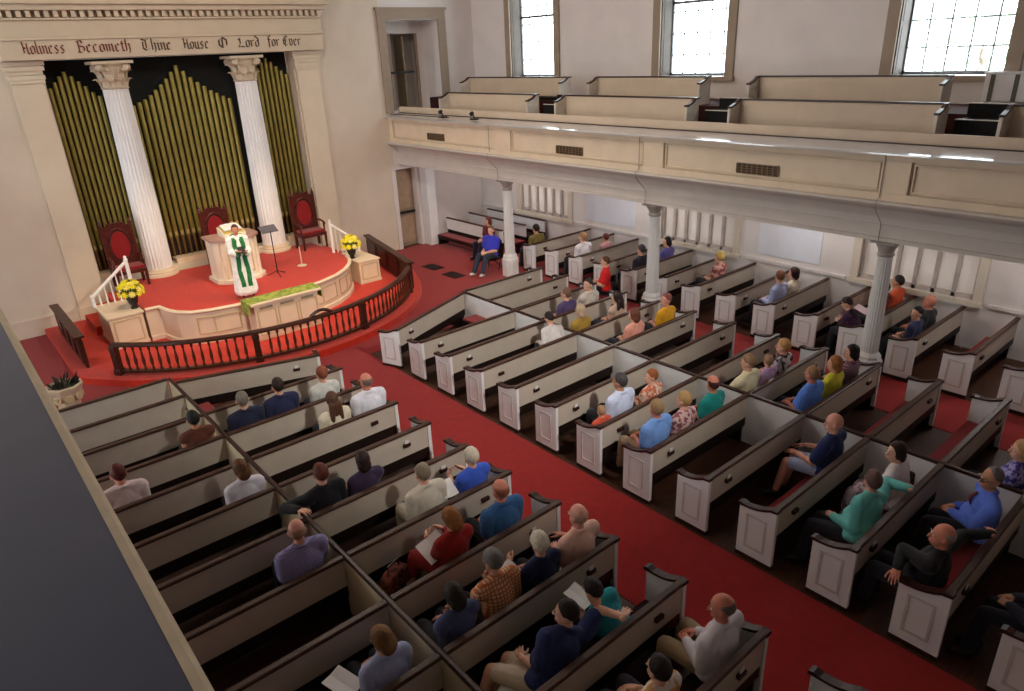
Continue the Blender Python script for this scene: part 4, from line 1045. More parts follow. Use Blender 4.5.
# flowers
YEL = [mat('petal_yellow', (236, 224, 44), .6, .1, 30), mat('petal_pale', (240, 226, 120), .6, .1, 30)]
LEAF = mat('leaf_green', (70, 100, 40), .6, .2, 20)
def bouquet(x, y, z, lab, ped):
    if ped:
        t = thing('flower_pedestal', ped, 'pedestal', (x, y, .151)); h = z-.152
        MB().box(-.13, .13, -.13, .13, 0, .08).box(-.1, .1, -.1, .1, .08, h-.05).box(-.13, .13, -.13, .13, h-.05, h-.002).build('shaft', mat('pedestal_stone', (170, 156, 134), .6), t, bevel=.006)
    t = thing('flower_arrangement', lab, 'flowers', (x, y, z))
    MB().lathe([(.07, 0), (.08, .02), (.05, .05), (.1, .14), (.13, .26), (.12, .28)], n=16).build('vase', mat('vase_dark', (40, 40, 34), .35), t, smooth=True)
    rnd = random.Random(5 if ped else 9); m = MB()
    for k in range(60):
        a = rnd.uniform(0, 6.28); el = rnd.uniform(-.2, 1.4); rr = rnd.uniform(.14, .24)
        p = V((rr*math.cos(a)*math.cos(el), rr*math.sin(a)*math.cos(el), .36+.22*math.sin(el))); q = V((rnd.uniform(-1, 1), rnd.uniform(-1, 1), rnd.uniform(-.3, .6))).normalized()*.08; s_ = q.orthogonal().normalized()*.028
        m.add([p-q, p+s_, p+q, p-s_, p+V((0, 0, .008))], [(0, 1, 4), (1, 2, 4), (2, 3, 4), (3, 0, 4), (3, 2, 1, 0)])
    m.lathe([(.06, .26), (.14, .34), (.16, .44), (.1, .54)], n=12)
    m.build('foliage', LEAF, t)
    for k in range(34):
        a = k*2.4; el = (k % 5)*.33-.05; rr = .25
        c = V((rr*math.cos(a)*math.cos(el), rr*math.sin(a)*math.cos(el), .38+.24*math.sin(el)))
        m = MB(); n = 9; R = .085
        M = Matrix.Translation(c) @ (V((math.cos(a)*math.cos(el), math.sin(a)*math.cos(el), math.sin(el)+.25)).to_track_quat('Z', 'Y').to_matrix().to_4x4())
        for i in range(n):
            b1 = 2*math.pi*i/n; w2 = .3
            m.add([(0,0,-.004),(R*.6*math.cos(b1-w2), R*.6*math.sin(b1-w2), .012),(R*math.cos(b1), R*math.sin(b1), .006),(R*.6*math.cos(b1+w2), R*.6*math.sin(b1+w2), .012),(0,0,-.012)], [(0,1,2,3),(4,3,2,1),(0,4,1),(0,3,4)], 0, M)
        m.lathe([(.02, -.004), (.024, .012), (.01, .022)], n=8, M=M)
        m.build('blossom', YEL[k % 4 == 3], t)
bouquet(2.9, 16.3, .865, 'yellow flowers in a dark vase beside the stair wall on the ledge side', None)
bouquet(8.3, 16.5, .765, 'yellow flowers in a dark vase beside the stair wall near the brown panel', None)
# carved planter in the corner by the ledge
pp = at_z(66, 392, .45)
t = thing('planter', 'carved cream planter with rosette and dark foliage by the front pew under the ledge', 'planter', (pp.x, pp.y+.05, .009))
STN = mat('planter_stone', (206, 192, 164), .65, .1, 10, .2, 60)
MB().lathe([(.24, 0), (.24, .08), (.18, .14), (.2, .3), (.28, .48), (.31, .56), (.27, .58), (.24, .5)], n=8, ph=R_(22.5)).build('body', STN, t)
for k in range(8):
    a = math.pi/4*k; M = Matrix.Rotation(a, 4, 'Z') @ Matrix.Translation((.235, 0, .36)) @ Matrix.Rotation(math.pi/2-.2, 4, 'Y')
    m = MB().lathe([(.075, 0), (.075, .015), (.05, .025), (.02, .012), (.03, .03), (.01, .035)], n=12, M=M); m.build('rosette', SH, t, smooth=True)
m = MB(); rnd = random.Random(3)
for k in range(50):
    a = rnd.uniform(0, 6.28); p = V((rnd.uniform(0, .2)*math.cos(a), rnd.uniform(0, .2)*math.sin(a), .5+rnd.uniform(0, .1))); q = V((math.cos(a)*.1, math.sin(a)*.1, rnd.uniform(.02, .2))); s_ = q.orthogonal().normalized()*.03
    m.add([p, p+q*.5+s_, p+q, p+q*.5-s_], [(0, 1, 2, 3)])
m.lathe([(.2, .46), (.21, .52), (.1, .58)], n=10)
m.build('foliage', mat('dark_leaf', (44, 48, 34), .6, .3, 20), t)

# grates let into the carpet of the open floor
GRATE = mat('grate_dark', (58, 20, 16), .6, .2, 20, metal=.3)
for (px, py), lab in (((433, 267), 'dark floor grate in the carpet nearer the altar rail'), ((454, 275), 'dark floor grate in the carpet nearer the seated blue shirt')):
    p = at_z(px, py, .009); t = thing('floor_grate', lab, 'floor grate', (p.x, p.y, .009), 0, 'floor grates before the choir')
    MB().box(-.2, .2, -.32, .32, 0, .006).build('plate', GRATE, t)
    m = MB()
    for k in range(9): m.box(-.18, .18, -.30+.072*k, -.28+.072*k, .006, .011)
    m.build('bars', BLACK, t)
# every figure: label, head position in the photograph, row, block, look
GR, WH, BRN, DK, BLD, AUB, BLO, SIL = (128, 122, 116), (216, 210, 200), (96, 66, 44), (34, 28, 26), (188, 152, 100), (122, 62, 40), (206, 176, 116), (176, 172, 166)
NAVY, BLUE, LBLUE, TEAL, CRM, BLK_ = (34, 40, 66), (52, 92, 190), (150, 176, 226), (24, 140, 138), (222, 212, 188), (24, 24, 28)
KH = (170, 150, 116)
def seat(px, py, row, blk, label='', **o):
    o['px'] = (px, py); o['row'] = row; o['blk'] = blk; PEOPLE.append((label, o))
# near block, centre-aisle side
seat(244.4, 401, 3, 'L', 'person with short grey hair in dark navy jacket, beside the brown-haired navy jacket', top=NAVY, sleeve='long', hairc=(120, 112, 100), hyaw=10, topname='jacket')
seat(276, 386.4, 3, 'L', 'person with short dark brown hair in navy jacket, third pew from the rail', top=(36, 42, 76), sleeve='long', hairc=(44, 32, 26), topname='jacket')
seat(321.6, 374, 3, 'L', 'person with cropped auburn hair in pale grey shirt at the aisle end', top=(204, 206, 200), hairc=(132, 72, 48), hair='short', fem=True)
seat(334.6, 401, 4, 'L', 'person with long brown hair in cream top beside the white-shirted man', top=CRM, hair='long', hairc=(88, 58, 42), fem=True, long=.2, hpitch=10)
seat(366, 379, 4, 'L', 'balding person in white shirt at the aisle end of the fourth pew', top=(228, 228, 238), hair='bald', hairc=(120, 100, 88), bulk=1.14, skin='ruddy', hyaw=-12)
seat(321.6, 472.8, 6, 'L', 'person with short reddish brown hair in black shirt, arm laid along pew back', top=BLK_, sleeve='long', hair='short', hairc=(98, 52, 38), arms=((-.34, .05, .86), 'lap'), bulk=1.05, twist=-4)
seat(349.4, 468, 6, 'L', 'person with dark hair in dark purple top next to the black-shirted man', top=(58, 44, 72), hair='bob', hairc=(44, 30, 28), fem=True, hyaw=14, arms=('lap', 'cross'))
seat(422.6, 477, 7, 'L', 'person with thin grey hair in loose off-white shirt holding a leaflet', top=(214, 206, 190), sleeve='long', hair='receding', hairc=(136, 124, 104), bulk=1.08, bottom=(206, 200, 188), lean=4)
seat(471, 456.5, 7, 'L', 'person with white hair in bright blue shirt at the aisle end', top=(58, 92, 200), hair='full', hairc=(206, 198, 178), fem=True, arms=('book', 'book'))
seat(451, 518.8, 8, 'L', 'person with reddish blond hair in red dress holding a white songbook', top=(150, 30, 26), sleeve='long', hair='bob', hairc=(150, 96, 50), fem=True, arms=('book', 'book'), legwear='skirt', bottom=(150, 34, 34), vol=.05, hpitch=18, hyaw=-14, topname='dress_top', legs='side', legx=-.14)
seat(500, 490, 8, 'L', 'bald red-headed person in denim blue polo shirt at the aisle end', top=(48, 92, 142), hair='bald', hairc=(150, 90, 66), skin='ruddy', bulk=1.2)
seat(443.5, 606.5, 9, 'L', 'person with dark bobbed hair in slate blue sleeveless dress beside the cream divider', top=(78, 86, 128), sleeve='none', hair='bob', hairc=(44, 38, 34), fem=True, arms=('chin', 'lap'), hpitch=16, bulk=1.06)
seat(488, 570.5, 9, 'L', 'grey-haired person in orange and cream plaid shirt leaning on one hand', top=('plaid', (222, 190, 150), (190, 104, 60), 55), hair='full', hairc=(122, 120, 116), arms=('chin', 'lap'), hpitch=14, lean=6, hyaw=-10)
seat(537.8, 552, 9, 'L', 'white-haired person in dark navy cardigan reading a leaflet', top=(30, 36, 72), sleeve='long', hair='full', hairc=(218, 210, 190), fem=True, arms=('book', 'lap'), hpitch=16, vol=.05)
seat(581.3, 520.8, 9, 'L', 'bald person in pale pink shirt at the aisle end', top=(232, 186, 168), hair='bald', hairc=(190, 150, 130), skin='pink', bulk=1.12, arms=('lap', 'thigh'), hyaw=-6)
seat(566, 612.7, 10, 'L', 'person in navy shirt and beige shorts stretching one arm along the pew back', top=(38, 50, 98), hair='short', hairc=(38, 30, 26), arms=('lap', 'rail'), legs='side', legx=-.2, legwear='short', bottom=(214, 200, 178), bulk=1.16, twist=8, hyaw=-35, lean=0, side=30)
seat(593, 611.8, 10, 'L', 'person with dark hair in teal top bending forward beside the navy-shirted man', top=(44, 156, 170), hair='short', hairc=(40, 32, 30), fem=True, lean=12, side=-24, hpitch=24, s=1.05, arms=('thigh', 'thigh'), bottom=(40, 36, 40))
seat(725.5, 612, 11, 'L', 'balding person in white shirt and khaki trousers at the aisle end, last full pew', top=(214, 210, 216), hair='bald', hairc=(110, 104, 100), skin=  'ruddy', bottom=KH, bulk=1.12, hyaw=-30, hpitch=10, arms=('lap', 'lap'), legs='cross', sleeve='long', spread=.06)
seat(658, 676.5, 11, 'L', 'dark-haired person in pale top with orange edge, cut off by the lower picture edge', top=('floral', (226, 214, 206), (206, 150, 84), 9), hair='full', hairc=(36, 28, 26), fem=True, arms=('lap', 'lap'), bottom=(60, 60, 70))
# under the ledge
seat(199.3, 419, 3, 'L', 'person with very short black hair in brown strapped top beside the cream divider', top=(96, 52, 38), sleeve='none', hair='short', hairc=(22, 26, 20), fem=True, skin='tan')
seat(118, 474, 4, 'L', 'dark red-haired person in pinkish white shirt close to the grey ledge', top=(234, 214, 214), hair='short', hairc=(92, 36, 30), skin='pink', hyaw=-6)
seat(251, 476, 5, 'L', 'brown-haired person in white blouse against the cream divider, under-ledge column', top=(224, 220, 232), hair='bob', hairc=(98, 62, 36), fem=True, hyaw=-18, hpitch=10, sleeve='long')
seat(297.6, 525, 7, 'L', 'bald person in lilac checked shirt leaning on the cream divider', top=('plaid', (168, 160, 196), (126, 122, 176), 90), hair='bald', hairc=(170, 130, 110), skin='pink', bulk=1.18, hyaw=22, arms=('lap', 'thigh'))
seat(381.7, 640, 9, 'L', 'light brown-haired person in pale blue blouse looking down beside the divider', top=(164, 176, 214), hair='bob', hairc=(132, 96, 58), fem=True, hpitch=16, hyaw=-24, bulk=1.08, sleeve='long')
# across the centre aisle
seat(556, 333, 4, 'R', label='dark-haired person in pale shirt bending low beside the white divider', top=(214, 208, 206), hair='short', hairc=(34, 26, 28), lean=30, side=8, hpitch=26, s=1.05, sleeve='long', arms=('thigh', 'thigh'))
seat(619.8, 380.5, 7, 'R', 'person with dark grey hair in very pale blue shirt, seventh pew', top=(208, 218, 244), hair='short', hairc=(66, 62, 64), skin='tan', hyaw=-10)
seat(601, 400, 7, 'R', 'small child with fair hair in orange red top beside the pale blue shirt', top=(204, 84, 60), hair='full', hairc=(168, 130, 96), s=.72, hyaw=20, arms=('lap', 'lap'), bottom=(190, 150, 130))
seat(651, 380.5, 7, 'R', 'person with ginger hair in patterned coral top beside the white divider', top=('floral', (196, 110, 80), (232, 196, 176), 16), hair='full', hairc=(150, 84, 44), fem=True, hyaw=-60, s=1.0)
seat(656.5, 407.8, 8, 'R', 'balding sandy-haired person in light blue shirt and khaki trousers, eighth pew', top=(116, 158, 226), hair='receding', hairc=(150, 122, 88), skin='ruddy', bottom=(150, 126, 96), bulk=1.14, hyaw=16)
seat(683, 404, 8, 'R', 'blond person in pink and plum patterned top between blue and teal shirts', top=('floral', (140, 84, 96), (220, 184, 180), 22), hair='full', hairc=(176, 140, 90), fem=True, hyaw=-15)
seat(712, 393.4, 8, 'R', 'person with dark reddish hair in teal top beside the white divider', top=(20, 142, 136), hair='bald', hairc=(70, 34, 34), skin='ruddy', fem=True, hyaw=25, bulk=1.1)
seat(733, 371, 8, 'R', x=XC+.30, label='large person with grey brown hair in cream shirt turned beyond the white divider', top=(232, 222, 184), hair='short', hairc=(146, 116, 86), bulk=1.12, arms=('cross', 'lap'), hyaw=-20, hpitch=8)
seat(757, 367, 8, 'R', x=9.28, label='child with light brown hair in lilac top beside the large cream shirt', top=(206, 168, 214), hair='full', hairc=(154, 120, 92), s=.9, hyaw=30)
seat(779, 357, 8, 'R', 'fair-haired person in white and black top at the end of the lilac child’s pew', top=('floral', (206, 198, 204), (60, 48, 62), 12), hair='full', hairc=(196, 150, 96), fem=True, hyaw=-20, vol=.05, bottom=(30, 26, 30))
seat(812, 376, 9, 'R', 'sandy-haired person in bright cornflower blue shirt beside the yellow top', top=(96, 144, 240), hair='receding', hairc=(150, 112, 80), skin='ruddy', bulk=1.16, hyaw=10)
seat(835, 367.6, 9, 'R', 'person with ginger brown hair in lemon yellow top', top=(222, 214, 60), hair='bob', hairc=(160, 104, 62), fem=True, hyaw=-30)
seat(850.5, 353, 9, 'R', 'person with black hair in dark plum checked shirt by the farthest iron column', top=('plaid', (92, 60, 74), (150, 116, 130), 60), sleeve='long', hair='bob', hairc=(30, 24, 26), fem=True, hyaw=-40)
seat(833.7, 424, 10, 'R', 'person in navy polo and pale shorts sitting sideways beside red cushion', top=(28, 42, 92), hair='shaved', skin='pink', legwear='short', bottom=(170, 182, 216), hyaw=-30, hpitch=6, legs='side', legx=-.16, arms=('thigh', 'thigh'), bulk=1.1)
seat(872, 483, 11, 'R', 'grey-haired person in turquoise shirt, arm stretched along the pew back', top=(104, 190, 184), hair='short', hairc=(98, 74, 66), skin='pink', arms=('lap', 'rail'), bulk=1.16, twist=10, side=14, reach=.5, hyaw=40, sleeve='long', legs='side', legx=-.14)
seat(893.8, 463.8, 11, 'R', 'dark-haired person in white top and mauve patterned skirt beside the turquoise shirt', top=(226, 216, 218), hair='bob', hairc=(48, 30, 26), fem=True, hyaw=-50, lean=9, legwear='skirt', bottom=('floral', (150, 120, 140), (216, 196, 206), 14), legs='side', legx=-.16, arms=('lap', 'lap'))
seat(992, 476.6, 12, 'R', 'grey-haired person in blue dress shirt and dark red necktie', top=(92, 122, 224), sleeve='long', hair='receding', hairc=(112, 104, 100), skin='tan', tie=(96, 22, 34), hyaw=-48, twist=-30, bulk=1.14, arms=('lap', 'lap'), glasses=True, bottom=(28, 26, 30), legs='side', legx=-.18)
seat(942, 536, 12, 'R', 'balding grey person in black shirt with one hand raised over the pew end', top=BLK_, sleeve='long', hair='bald', hairc=(150, 140, 132), skin='ruddy', hyaw=-30, bulk=1.2, arms=((-.32, .40, .78), 'rail'), hpitch=-4, lean=-10, pelvy=.26, s=1.1)
seat(1019, 440, 12, 'R', 'person in purple blue floral dress at the right picture edge', top=('floral', (68, 60, 140), (170, 164, 220), 18), hair='bob', hairc=(196, 150, 110), fem=True, hyaw=-30, sleeve='short')
PEOPLE.append(('person in dark trousers with clasped hands, cut off by the right picture edge', dict(loc=(6.86, rowy(13)+.03, -.08), s=1.12, top=(40, 40, 52), sleeve='long', hair='short', hairc=(90, 80, 76), legs='side', legx=-.12, bottom=(30, 32, 42), arms=('lap', 'lap'), skin='tan')))
# beside the columns
seat(566, 295, 3, 'R', 'person with pale face and brown hair in purple top, pew nearest the choir', top=(84, 66, 108), hair='full', hairc=(110, 84, 70), fem=True, hyaw=-20)
seat(588, 286, 3, 'R', 'person with short dark hair in off-white top next to the purple top', top=(206, 196, 186), hair='short', hairc=(50, 40, 36), hyaw=-90, arms=('cross', 'lap'))
seat(560, 318, 4, 'R', x=XC+.3, label='person with fair hair in mustard cardigan next to the white divider', top=(168, 134, 56), sleeve='long', hair='bob', hairc=(190, 164, 136), fem=True)
seat(616.7, 307, 4, 'R', 'person with long dark brown hair and bare arm, by the middle iron column', top=(196, 168, 150), hair='long', hairc=(48, 34, 32), fem=True, sleeve='none', hyaw=-20)
seat(634, 320, 5, 'R', 'auburn-haired person in salmon pink top', top=(232, 160, 142), hair='bob', hairc=(108, 62, 46), fem=True, hyaw=-12)
seat(666, 300, 5, 'R', 'person in golden yellow shirt at the side-aisle end', top=(226, 166, 30), hair='short', hairc=(140, 80, 72), skin='pink', fem=True, hyaw=-70)
# along the window wall
seat(524, 233, -2, 'F', x=12.55, label= 'dark-haired person in olive jacket behind the column nearest the door', top=(120, 104, 52), sleeve='long', hair='full', hairc=(34, 26, 26), near=False, topname='jacket')
seat(576, 238.5, 0, 'F', 'fair-haired person in white shirt near the side-aisle end', top=(228, 222, 226), hair='short', hairc=(168, 126, 92), near=False, hyaw=-10)
seat(605.5, 237.6, 0, 'F', 'small red-haired person in pink top near the window wall', top=(206, 150, 150), hair='full', hairc=(104, 44, 38), near=False, fem=True, s=.95)
seat(641, 251.4, 2, 'F', 'person with grey black hair in dark jacket, pew behind the red top', top=(40, 36, 48), sleeve='long', hair='short', hairc=(62, 60, 66), near=False, topname='jacket')
seat(667, 242, 2, 'F', 'person with dark hair in lilac blue shirt against the window wall', top=(112, 106, 178), hair='bob', hairc=(36, 32, 36), near=False, fem=True, hyaw=-60)
seat(720, 252.4, 4, 'F', 'blond person in pink floral dress below the middle lower window', top=('floral', (216, 168, 156), (150, 80, 76), 14), hair='full', hairc=(214, 184, 96), near=False, fem=True, hyaw=-30, vol=.06)
seat(780, 276.3, 6, 'F', 'brown-haired person in pale lilac shirt beside the white top', top=(168, 176, 216), hair='short', hairc=(120, 74, 54), near=False, hyaw=40, sleeve='long')
seat(793.5, 273.5, 6, 'F', 'dark brown-haired person in white top against the window wall', top=(226, 212, 192), hair='bob', hairc=(50, 28, 26), near=False, fem=True, hyaw=-30, vol=.06)
seat(845, 317, 8, 'F', 'person in deep purple top bending over a white sheet', top=(64, 30, 66), hair='short', hairc=(44, 30, 34), near=False, lean=30, hpitch=30, s=1.05, sleeve='long', arms=('book', 'book'))
seat(884, 287, 8, 'F', 'person in dark red top half hidden behind the iron column', top=(110, 22, 24), hair='short', hairc=(60, 36, 30), near=False, hyaw=20)
seat(898, 281.8, 8, 'F', 'person with dark hair in orange shirt below the window farthest from organ', top=(224, 92, 52), hair='short', hairc=(44, 36, 36), near=False, skin='tan')
seat(929, 304, 9, 'F', 'red-faced person in black shirt against the window wall', top=(30, 34, 36), hair='shaved', skin='ruddy', near=False, bulk=1.12)
seat(916.5, 315.5, 9, 'F', 'black-haired person in dark blue shirt beside the red-faced person', top=(44, 48, 84), hair='short', hairc=(26, 22, 26), near=False, hyaw=-60, arms=('lap', 'cross'), s=1.05)
# choir corner and side aisle
PEOPLE.append(('person in royal blue shirt and dark jeans seated before the choir pews', dict(loc=(11.86, 14.9, -.07), yaw=108, s=1.1, lean=-12, top=(56, 60, 190), hair='short', hairc=(110, 84, 68), bottom=(46, 56, 74), bulk=1.1, legs='out', arms=('lap', 'lap'), shoe=(226, 220, 214), near=False)))
PEOPLE.append(('person with auburn hair in dark red top seated in the choir pew', dict(loc=(12.66, 15.9, -.07), yaw=90, s=1.08, top=(104, 30, 44), hair='bob', hairc=(116, 56, 44), fem=True, bottom=(36, 34, 60), near=False)))
PEOPLE.append(('person in bright red shirt and black trousers sitting in the side aisle', dict(loc=(11.72, 10.36, -.05), yaw=35, s=1.05, top=(226, 34, 34), hair='short', hairc=(96, 58, 40), bottom=(26, 28, 34), near=False, arms=('lap', 'lap'), legs='out')))

rnd = random.Random(21)
for label, o in PEOPLE:
    build_geo(o, rnd)
    if 'px' not in o: continue
    y = rowy(o['row'], o['blk'])+.028; hc = o['_geo'][0]; s = o.get('s', 1.12 if not o.get('fem') else 1.09)
    p = at_y(o['px'][0], o['px'][1], y+hc.y*s); lz = min(.43-SEAT*s, max(.376-SEAT*s, p.z-hc.z*s))
    x = o.get('x', p.x-hc.x*s); mg = min(.36, .285*o.get('bulk', 1)*s)
    for lo, hi in (((-1, XL), (XL, XA)) if o['blk'] == 'L' else ((XB, XC), (XC, XD)) if o['blk'] == 'R' else ((XE, XW+.1),)):
        if lo <= x <= hi: x = min(hi-mg, max(lo+mg, x)); break
    o['loc'] = (x, y, lz); o['s'] = s

# neighbours on one bench keep their elbows clear of each other
rowsof = {}
for label, o in PEOPLE:
    if 'px' in o:
        x = o['loc'][0]; seg = o['blk']+('a' if (o['blk'] == 'L' and x < XL) or (o['blk'] == 'R' and x < XC) else 'b')
        rowsof.setdefault((seg, o['row']), []).append(o)
for key, ps in rowsof.items():
    ps.sort(key=lambda o: o['loc'][0])
    for _k in range(6):
        for a, b in zip(ps, ps[1:]):
            need = .245*(a.get('bulk', 1)*a['s']+b.get('bulk', 1)*b['s']); gap = b['loc'][0]-a['loc'][0]
            if a.get('side', 0) > 10: need = .3
            if gap < need:
                d = (need-gap)/2
                ra = a['loc'][0]-d; rb = b['loc'][0]+d
                lo, hi = {'La': (-1, XL), 'Lb': (XL, XA), 'Ra': (XB, XC), 'Rb': (XC, XD), 'Fb': (XE, XW+.1)}[key[0]]
                ra = max(ra, lo+.33); rb = min(rb, hi-.33)
                a['loc'] = (ra,)+a['loc'][1:]; b['loc'] = (rb,)+b['loc'][1:]

# the minister: standing in a white alb with a green stole
def minister():
    o = dict(stand=True, loc=(4.95, 15.12, PZ+.057), yaw=172, s=.93, arms=((-.13, .26, 1.13), (.10, .27, 1.15)), top=(240, 238, 236), sleeve='long', hair='short', hairc=(64, 44, 36), skin='ruddy', legwear='long', bottom=(30, 30, 32), hpitch=6, hyaw=12, topname='alb_top', bulk=1.06, lean=2)
    build_geo(o, rnd)
    robe = PR(); hc, H, wr, hd, el, neck, pel, chest, rx, fy, u = o['_geo']
    robe.ell(chest, (.19, .145, .24)); robe.ell(pel+V((0, .0, .0)), (.205, .165, .26))
    for k in range(10):
        a = 2*math.pi*k/10; robe.cap(pel+V((.09*math.cos(a), .06*math.sin(a), .0)), .11, V((.17*math.cos(a), .13*math.sin(a)+.02, .14)), .11)
    robe.ell(V((0, .02, .13)), (.27, .23, .09))
    for s in (-1, 1): robe.cap(el[s]+V((0, 0, -.02)), .07, wr[s]+V((0, -.02, -.05)), .085)
    o['_robe'] = job(robe, .013, 3)
    return o
MIN = minister(); MLAB = 'minister standing on the platform in white alb and long green stole'
bake()
for label, o in PEOPLE: finish_person(label, o)
mt = finish_person('person standing on the platform in white robe and long green stole', MIN)
me = BAKED[MIN['_robe']]; me.name = 'robe'; me.materials.clear(); me.materials.append(cloth((240, 238, 236)))
rb = bpy.data.objects.new('robe', me); COL.objects.link(rb); rb.parent = mt
hc, H, wr, hd, el, neck, pel, chest, rx, fy, u = MIN['_geo']
# stole follows the front of the robe: ray against the robe mesh
from mathutils.bvhtree import BVHTree
bv = BVHTree.FromPolygons([v.co.copy() for v in me.vertices], [tuple(p.vertices) for p in me.polygons])
m = MB()
for s in (-1, 1):
    path = []
    for k in range(24):
        z = neck.z-.0-(neck.z-.28)*k/23; x = s*(.085+.01*math.sin(k*.5)) if k > 2 else s*(.075+.005*k)
        h = bv.ray_cast(V((x, 1, z)), V((0, -1, 0)))
        path.append((x, (h[0].y if h[0] else .1)+.018, z))
    path = [(s*.07, -.06, neck.z+.045), (s*.085, .02, neck.z+.05)]+path
    for q in range(len(path)-1):
        a, b2 = path[q], path[q+1]; w_ = .05
        vs = [(a[0]-w_, a[1], a[2]), (a[0]+w_, a[1], a[2]), (b2[0]+w_, b2[1], b2[2]), (b2[0]-w_, b2[1], b2[2])]; vs += [(x, y-.012, z) for x, y, z in vs]
        m.add(vs, [(0, 1, 2, 3), (7, 6, 5, 4), (0, 4, 5, 1), (1, 5, 6, 2), (2, 6, 7, 3), (3, 7, 4, 0)])
m.tube([(-.07, -.06, neck.z+.045), (0, -.085, neck.z+.03), (.07, -.06, neck.z+.045)], .03, 8)
m.build('stole', mat_floral('stole_green', (40, 120, 66), (30, 98, 54), 14), mt)
o = MB().box(-.075, .075, -.012, .012, -.06, .1).build('handheld_book', BLACK, None); o.matrix_world = mt.matrix_basis @ Matrix.Translation((-.0, .36, 1.16)) @ Matrix.Rotation(R_(30), 4, 'X'); tag(o, 'small dark book held by the robed figure on the platform', 'book')

# chairs for the two who sit outside the pews
def side_chair(x, y, yaw, lab):
    t = thing('folding_chair', lab, 'chair', (x, y, .009), R_(yaw), 'dark folding chairs')
    MB().box(-.2, .2, -.02, .36, .31, .35).build('seat', BLACK, t, bevel=.01)
    MB().box(-.2, .2, -.085, -.055, .55, .82).build('backrest', BLACK, t, bevel=.01)
    for sx in (-1, 1):
        MB().tube([(sx*.18, -.07, .82), (sx*.18, .0, .33), (sx*.18, .10, 0)], .012, 6).build('leg', BLACK, t)
        MB().tube([(sx*.185, .33, .33), (sx*.185, -.1, 0)], .012, 6).build('leg', BLACK, t)
side_chair(11.86, 14.9, 108, 'dark chair under the person in royal blue before the choir pews')
side_chair(11.72, 10.36, 35, 'dark chair under the person in bright red in the side aisle')

# papers, books and bags
def sheet(name, px, py, z, yaw, w_, h_, lab, cat, tilt=12, fold=True, m_=None):
    p = at_z(px, py, z); t = MB()
    if fold:
        t.prism([(-w_, .02), (0, 0), (w_, .02), (w_, .026), (0, .008), (-w_, .026)], 'y', -h_, h_)
    else: t.box(-w_, w_, -h_, h_, 0, .004)
    o = t.build(name, m_ or PAPER, None, p); o.rotation_euler = (R_(tilt), 0, R_(yaw)); return tag(o, lab, cat)
sheet('songbook', 433, 548, .80, 15, .17, .13, 'large white open songbook held by the person in the red dress', 'book', 35)
sheet('leaflet', 447, 489, .78, -5, .10, .12, 'white leaflet held between the off-white shirt and the blue shirt', 'leaflet', 30)
sheet('leaflet', 511, 572, .74, 10, .09, .12, 'white leaflet held by the white-haired person in navy', 'leaflet', 20)
sheet('leaflet', 579, 597, .70, 10, .10, .13, 'white leaflet lying before the bending person in teal', 'leaflet', 15)
sheet('leaflet', 516, 687, .45, 30, .10, .14, 'white sheet beside the navy-shirted man’s knees at the lower picture edge', 'leaflet', 0, False)
sheet('leaflet', 343, 684, .62, 20, .11, .15, 'white sheet beside the person in pale blue blouse', 'leaflet', 10)
sheet('leaflet', 861, 310, .95, 0, .12, .12, 'pinkish white sheet held over the person in deep purple', 'leaflet', 20, m_=mat('pink_paper', (232, 206, 212), .8, .02))
sheet('leaflet', 345, 532, .36, 12, .08, .05, 'white card lying below the pew shelf beside the lilac checked shirt', 'leaflet', 0, False)

def bag(px, py, z, yaw, lab, c, c2):
    p = at_z(px, py, z); t = thing('handbag', lab, 'bag', p, R_(yaw))
    MB().prism([(-.2, 0), (.2, 0), (.17, .22), (.08, .26), (-.08, .26), (-.17, .22)], 'y', -.07, .07).build('body', mat_floral('bag_%d' % c[0], c, c2, 18), t, bevel=.03)
    MB().tube([(-.1, 0, .24), (-.08, 0, .34), (.08, 0, .34), (.1, 0, .24)], .012, 6).build('strap', WOOD, t, smooth=True)
bag(396, 588, .36, 20, 'reddish brown patterned handbag on the seat beside the red dress', (120, 60, 44), (70, 34, 30))
bag(913, 480, .36, 0, 'dark brown patterned bag on the seat against the white divider', (72, 44, 34), (40, 26, 22))
# ------------------------------------------------------------------ trees outside, sky, lamps and added fill lights
def tree(y, x, h, lab, seed):
    rnd = random.Random(seed); t = thing('garden_tree', lab, 'tree', (x, y, 0), 0, 'trees outside the gallery windows')
    MB().tube([(0, 0, 0), (.05, .02, h*.5), (0, 0, h*.9)], [.16, .12, .04], 8).build('trunk', mat_wood('bark', (120, 104, 88), (90, 78, 66)), t)
    m = MB()
    for k in range(420):
        a = rnd.uniform(0, 6.28); el = rnd.uniform(-1, 1.5); rr = rnd.uniform(.4, 1.6)
        p = V((rr*math.cos(a)*math.cos(el), rr*math.sin(a)*math.cos(el)*1.2, h*.8+rr*1.1*math.sin(el)))
        q = V((rnd.uniform(-1, 1), rnd.uniform(-1, 1), rnd.uniform(-1, 1))).normalized()*.16; s_ = q.orthogonal().normalized()*.09
        m.add([p-q, p+s_, p+q, p-s_], [(0, 1, 2, 3)])
    m.build('foliage', mat('pale_leaf', (150, 164, 140), .6, .2, 6), t, fix=False)
tree(6.6, 21.0, 6.6, 'hazy green tree outside the widest gallery window', 4)
wd = bpy.data.worlds.new('sky'); SC.world = wd; wd.use_nodes = True
bg = wd.node_tree.nodes['Background']; bg.inputs['Color'].default_value = (.90, .96, 1.0, 1); bg.inputs['Strength'].default_value = 9.0
def area(name, loc, rot, sx, sy, power, col):
    l = bpy.data.lights.new(name, 'AREA'); l.shape = 'RECTANGLE'; l.size = sx; l.size_y = sy; l.energy = power; l.color = col
    o = bpy.data.objects.new(name, l); COL.objects.link(o); o.location = loc; o.rotation_euler = rot; return o
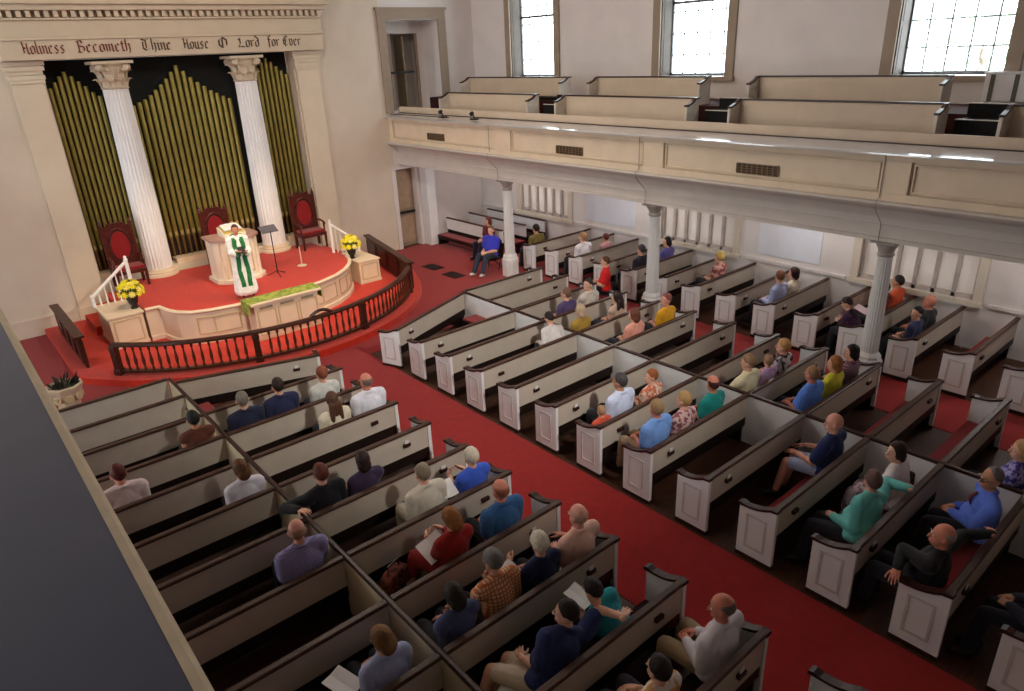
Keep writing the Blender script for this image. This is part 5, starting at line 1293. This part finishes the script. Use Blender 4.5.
DAY = (.82, .91, 1.0); WARM = (1.0, .74, .46); WARM2 = (1.0, .88, .74)
def portal(x, y, z, sx, sy, rot):
    o = area('sky_portal', (x, y, z), (0, rot, 0), sx, sy, 1, DAY); o.data.cycles.is_portal = True
for cy in WUP: portal(WX+.49, cy, 6.56, 3.28, 1.84, R_(90))
for cy in WLO: portal(WX+.49, cy, 1.72, 1.55, 2.16, R_(90))
for cy in WUP[:2]: portal(-4.09, cy, 6.56, 3.28, 1.84, R_(-90))
for cy in WLO[:2]: portal(-4.09, cy, 1.72, 1.55, 2.16, R_(-90))
def spot(name, loc, tgt, power, col, size, blend=.6, r=.15):
    l = bpy.data.lights.new(name, 'SPOT'); l.energy = power; l.color = col; l.spot_size = R_(size); l.spot_blend = blend; l.shadow_soft_size = r
    o = bpy.data.objects.new(name, l); COL.objects.link(o); o.location = loc; o.rotation_euler = (V(tgt)-V(loc)).to_track_quat('-Z', 'Y').to_euler(); return o
spot('chancel_spot', (3.0, 11.0, 8.6), (4.9, 16.2, .8), 900, WARM, 46)
spot('chancel_spot', (8.4, 11.0, 8.6), (6.2, 16.4, .8), 900, WARM, 46)
spot('chancel_spot', (6.5, 10.5, 8.6), (10.2, 16.0, 0), 650, WARM, 34, .8)  # extra unseen spot, added to brighten the carpet by the choir
spot('fill_light', (5.4, -1.5, 8.7), (6.8, 11.5, .6), 3000, (1.0, .95, .88), 52, 1.0, .3)  # unseen fill spot, added to brighten the rear faces of the pews
def point(loc, power, col, r=.35):
    l = bpy.data.lights.new('fill_light', 'POINT'); l.energy = power; l.color = col; l.shadow_soft_size = r
    o = bpy.data.objects.new('fill_light', l); COL.objects.link(o); o.location = loc
for x, y, e in ((5.4, 13.0, 190), (7.6, 9.5, 90)): point((x, y, 8.3), e, WARM2)  # unseen fill points without fixtures, added to lift the nave
for y in (16, 11.5, 7, 2.5): point((13.2, y, 2.75), 32, (1, .96, .92), .12)  # unseen fill points, added to brighten the wall under the gallery
SC.view_settings.view_transform = 'Standard'; SC.view_settings.look = 'None'; SC.view_settings.gamma = 1.0; SC.view_settings.use_curve_mapping = False
SC.view_settings.exposure = 0.3
SC.cycles.use_denoising = True
SC.cycles.max_bounces = 6; SC.cycles.diffuse_bounces = 4; SC.cycles.sample_clamp_indirect = 6.0
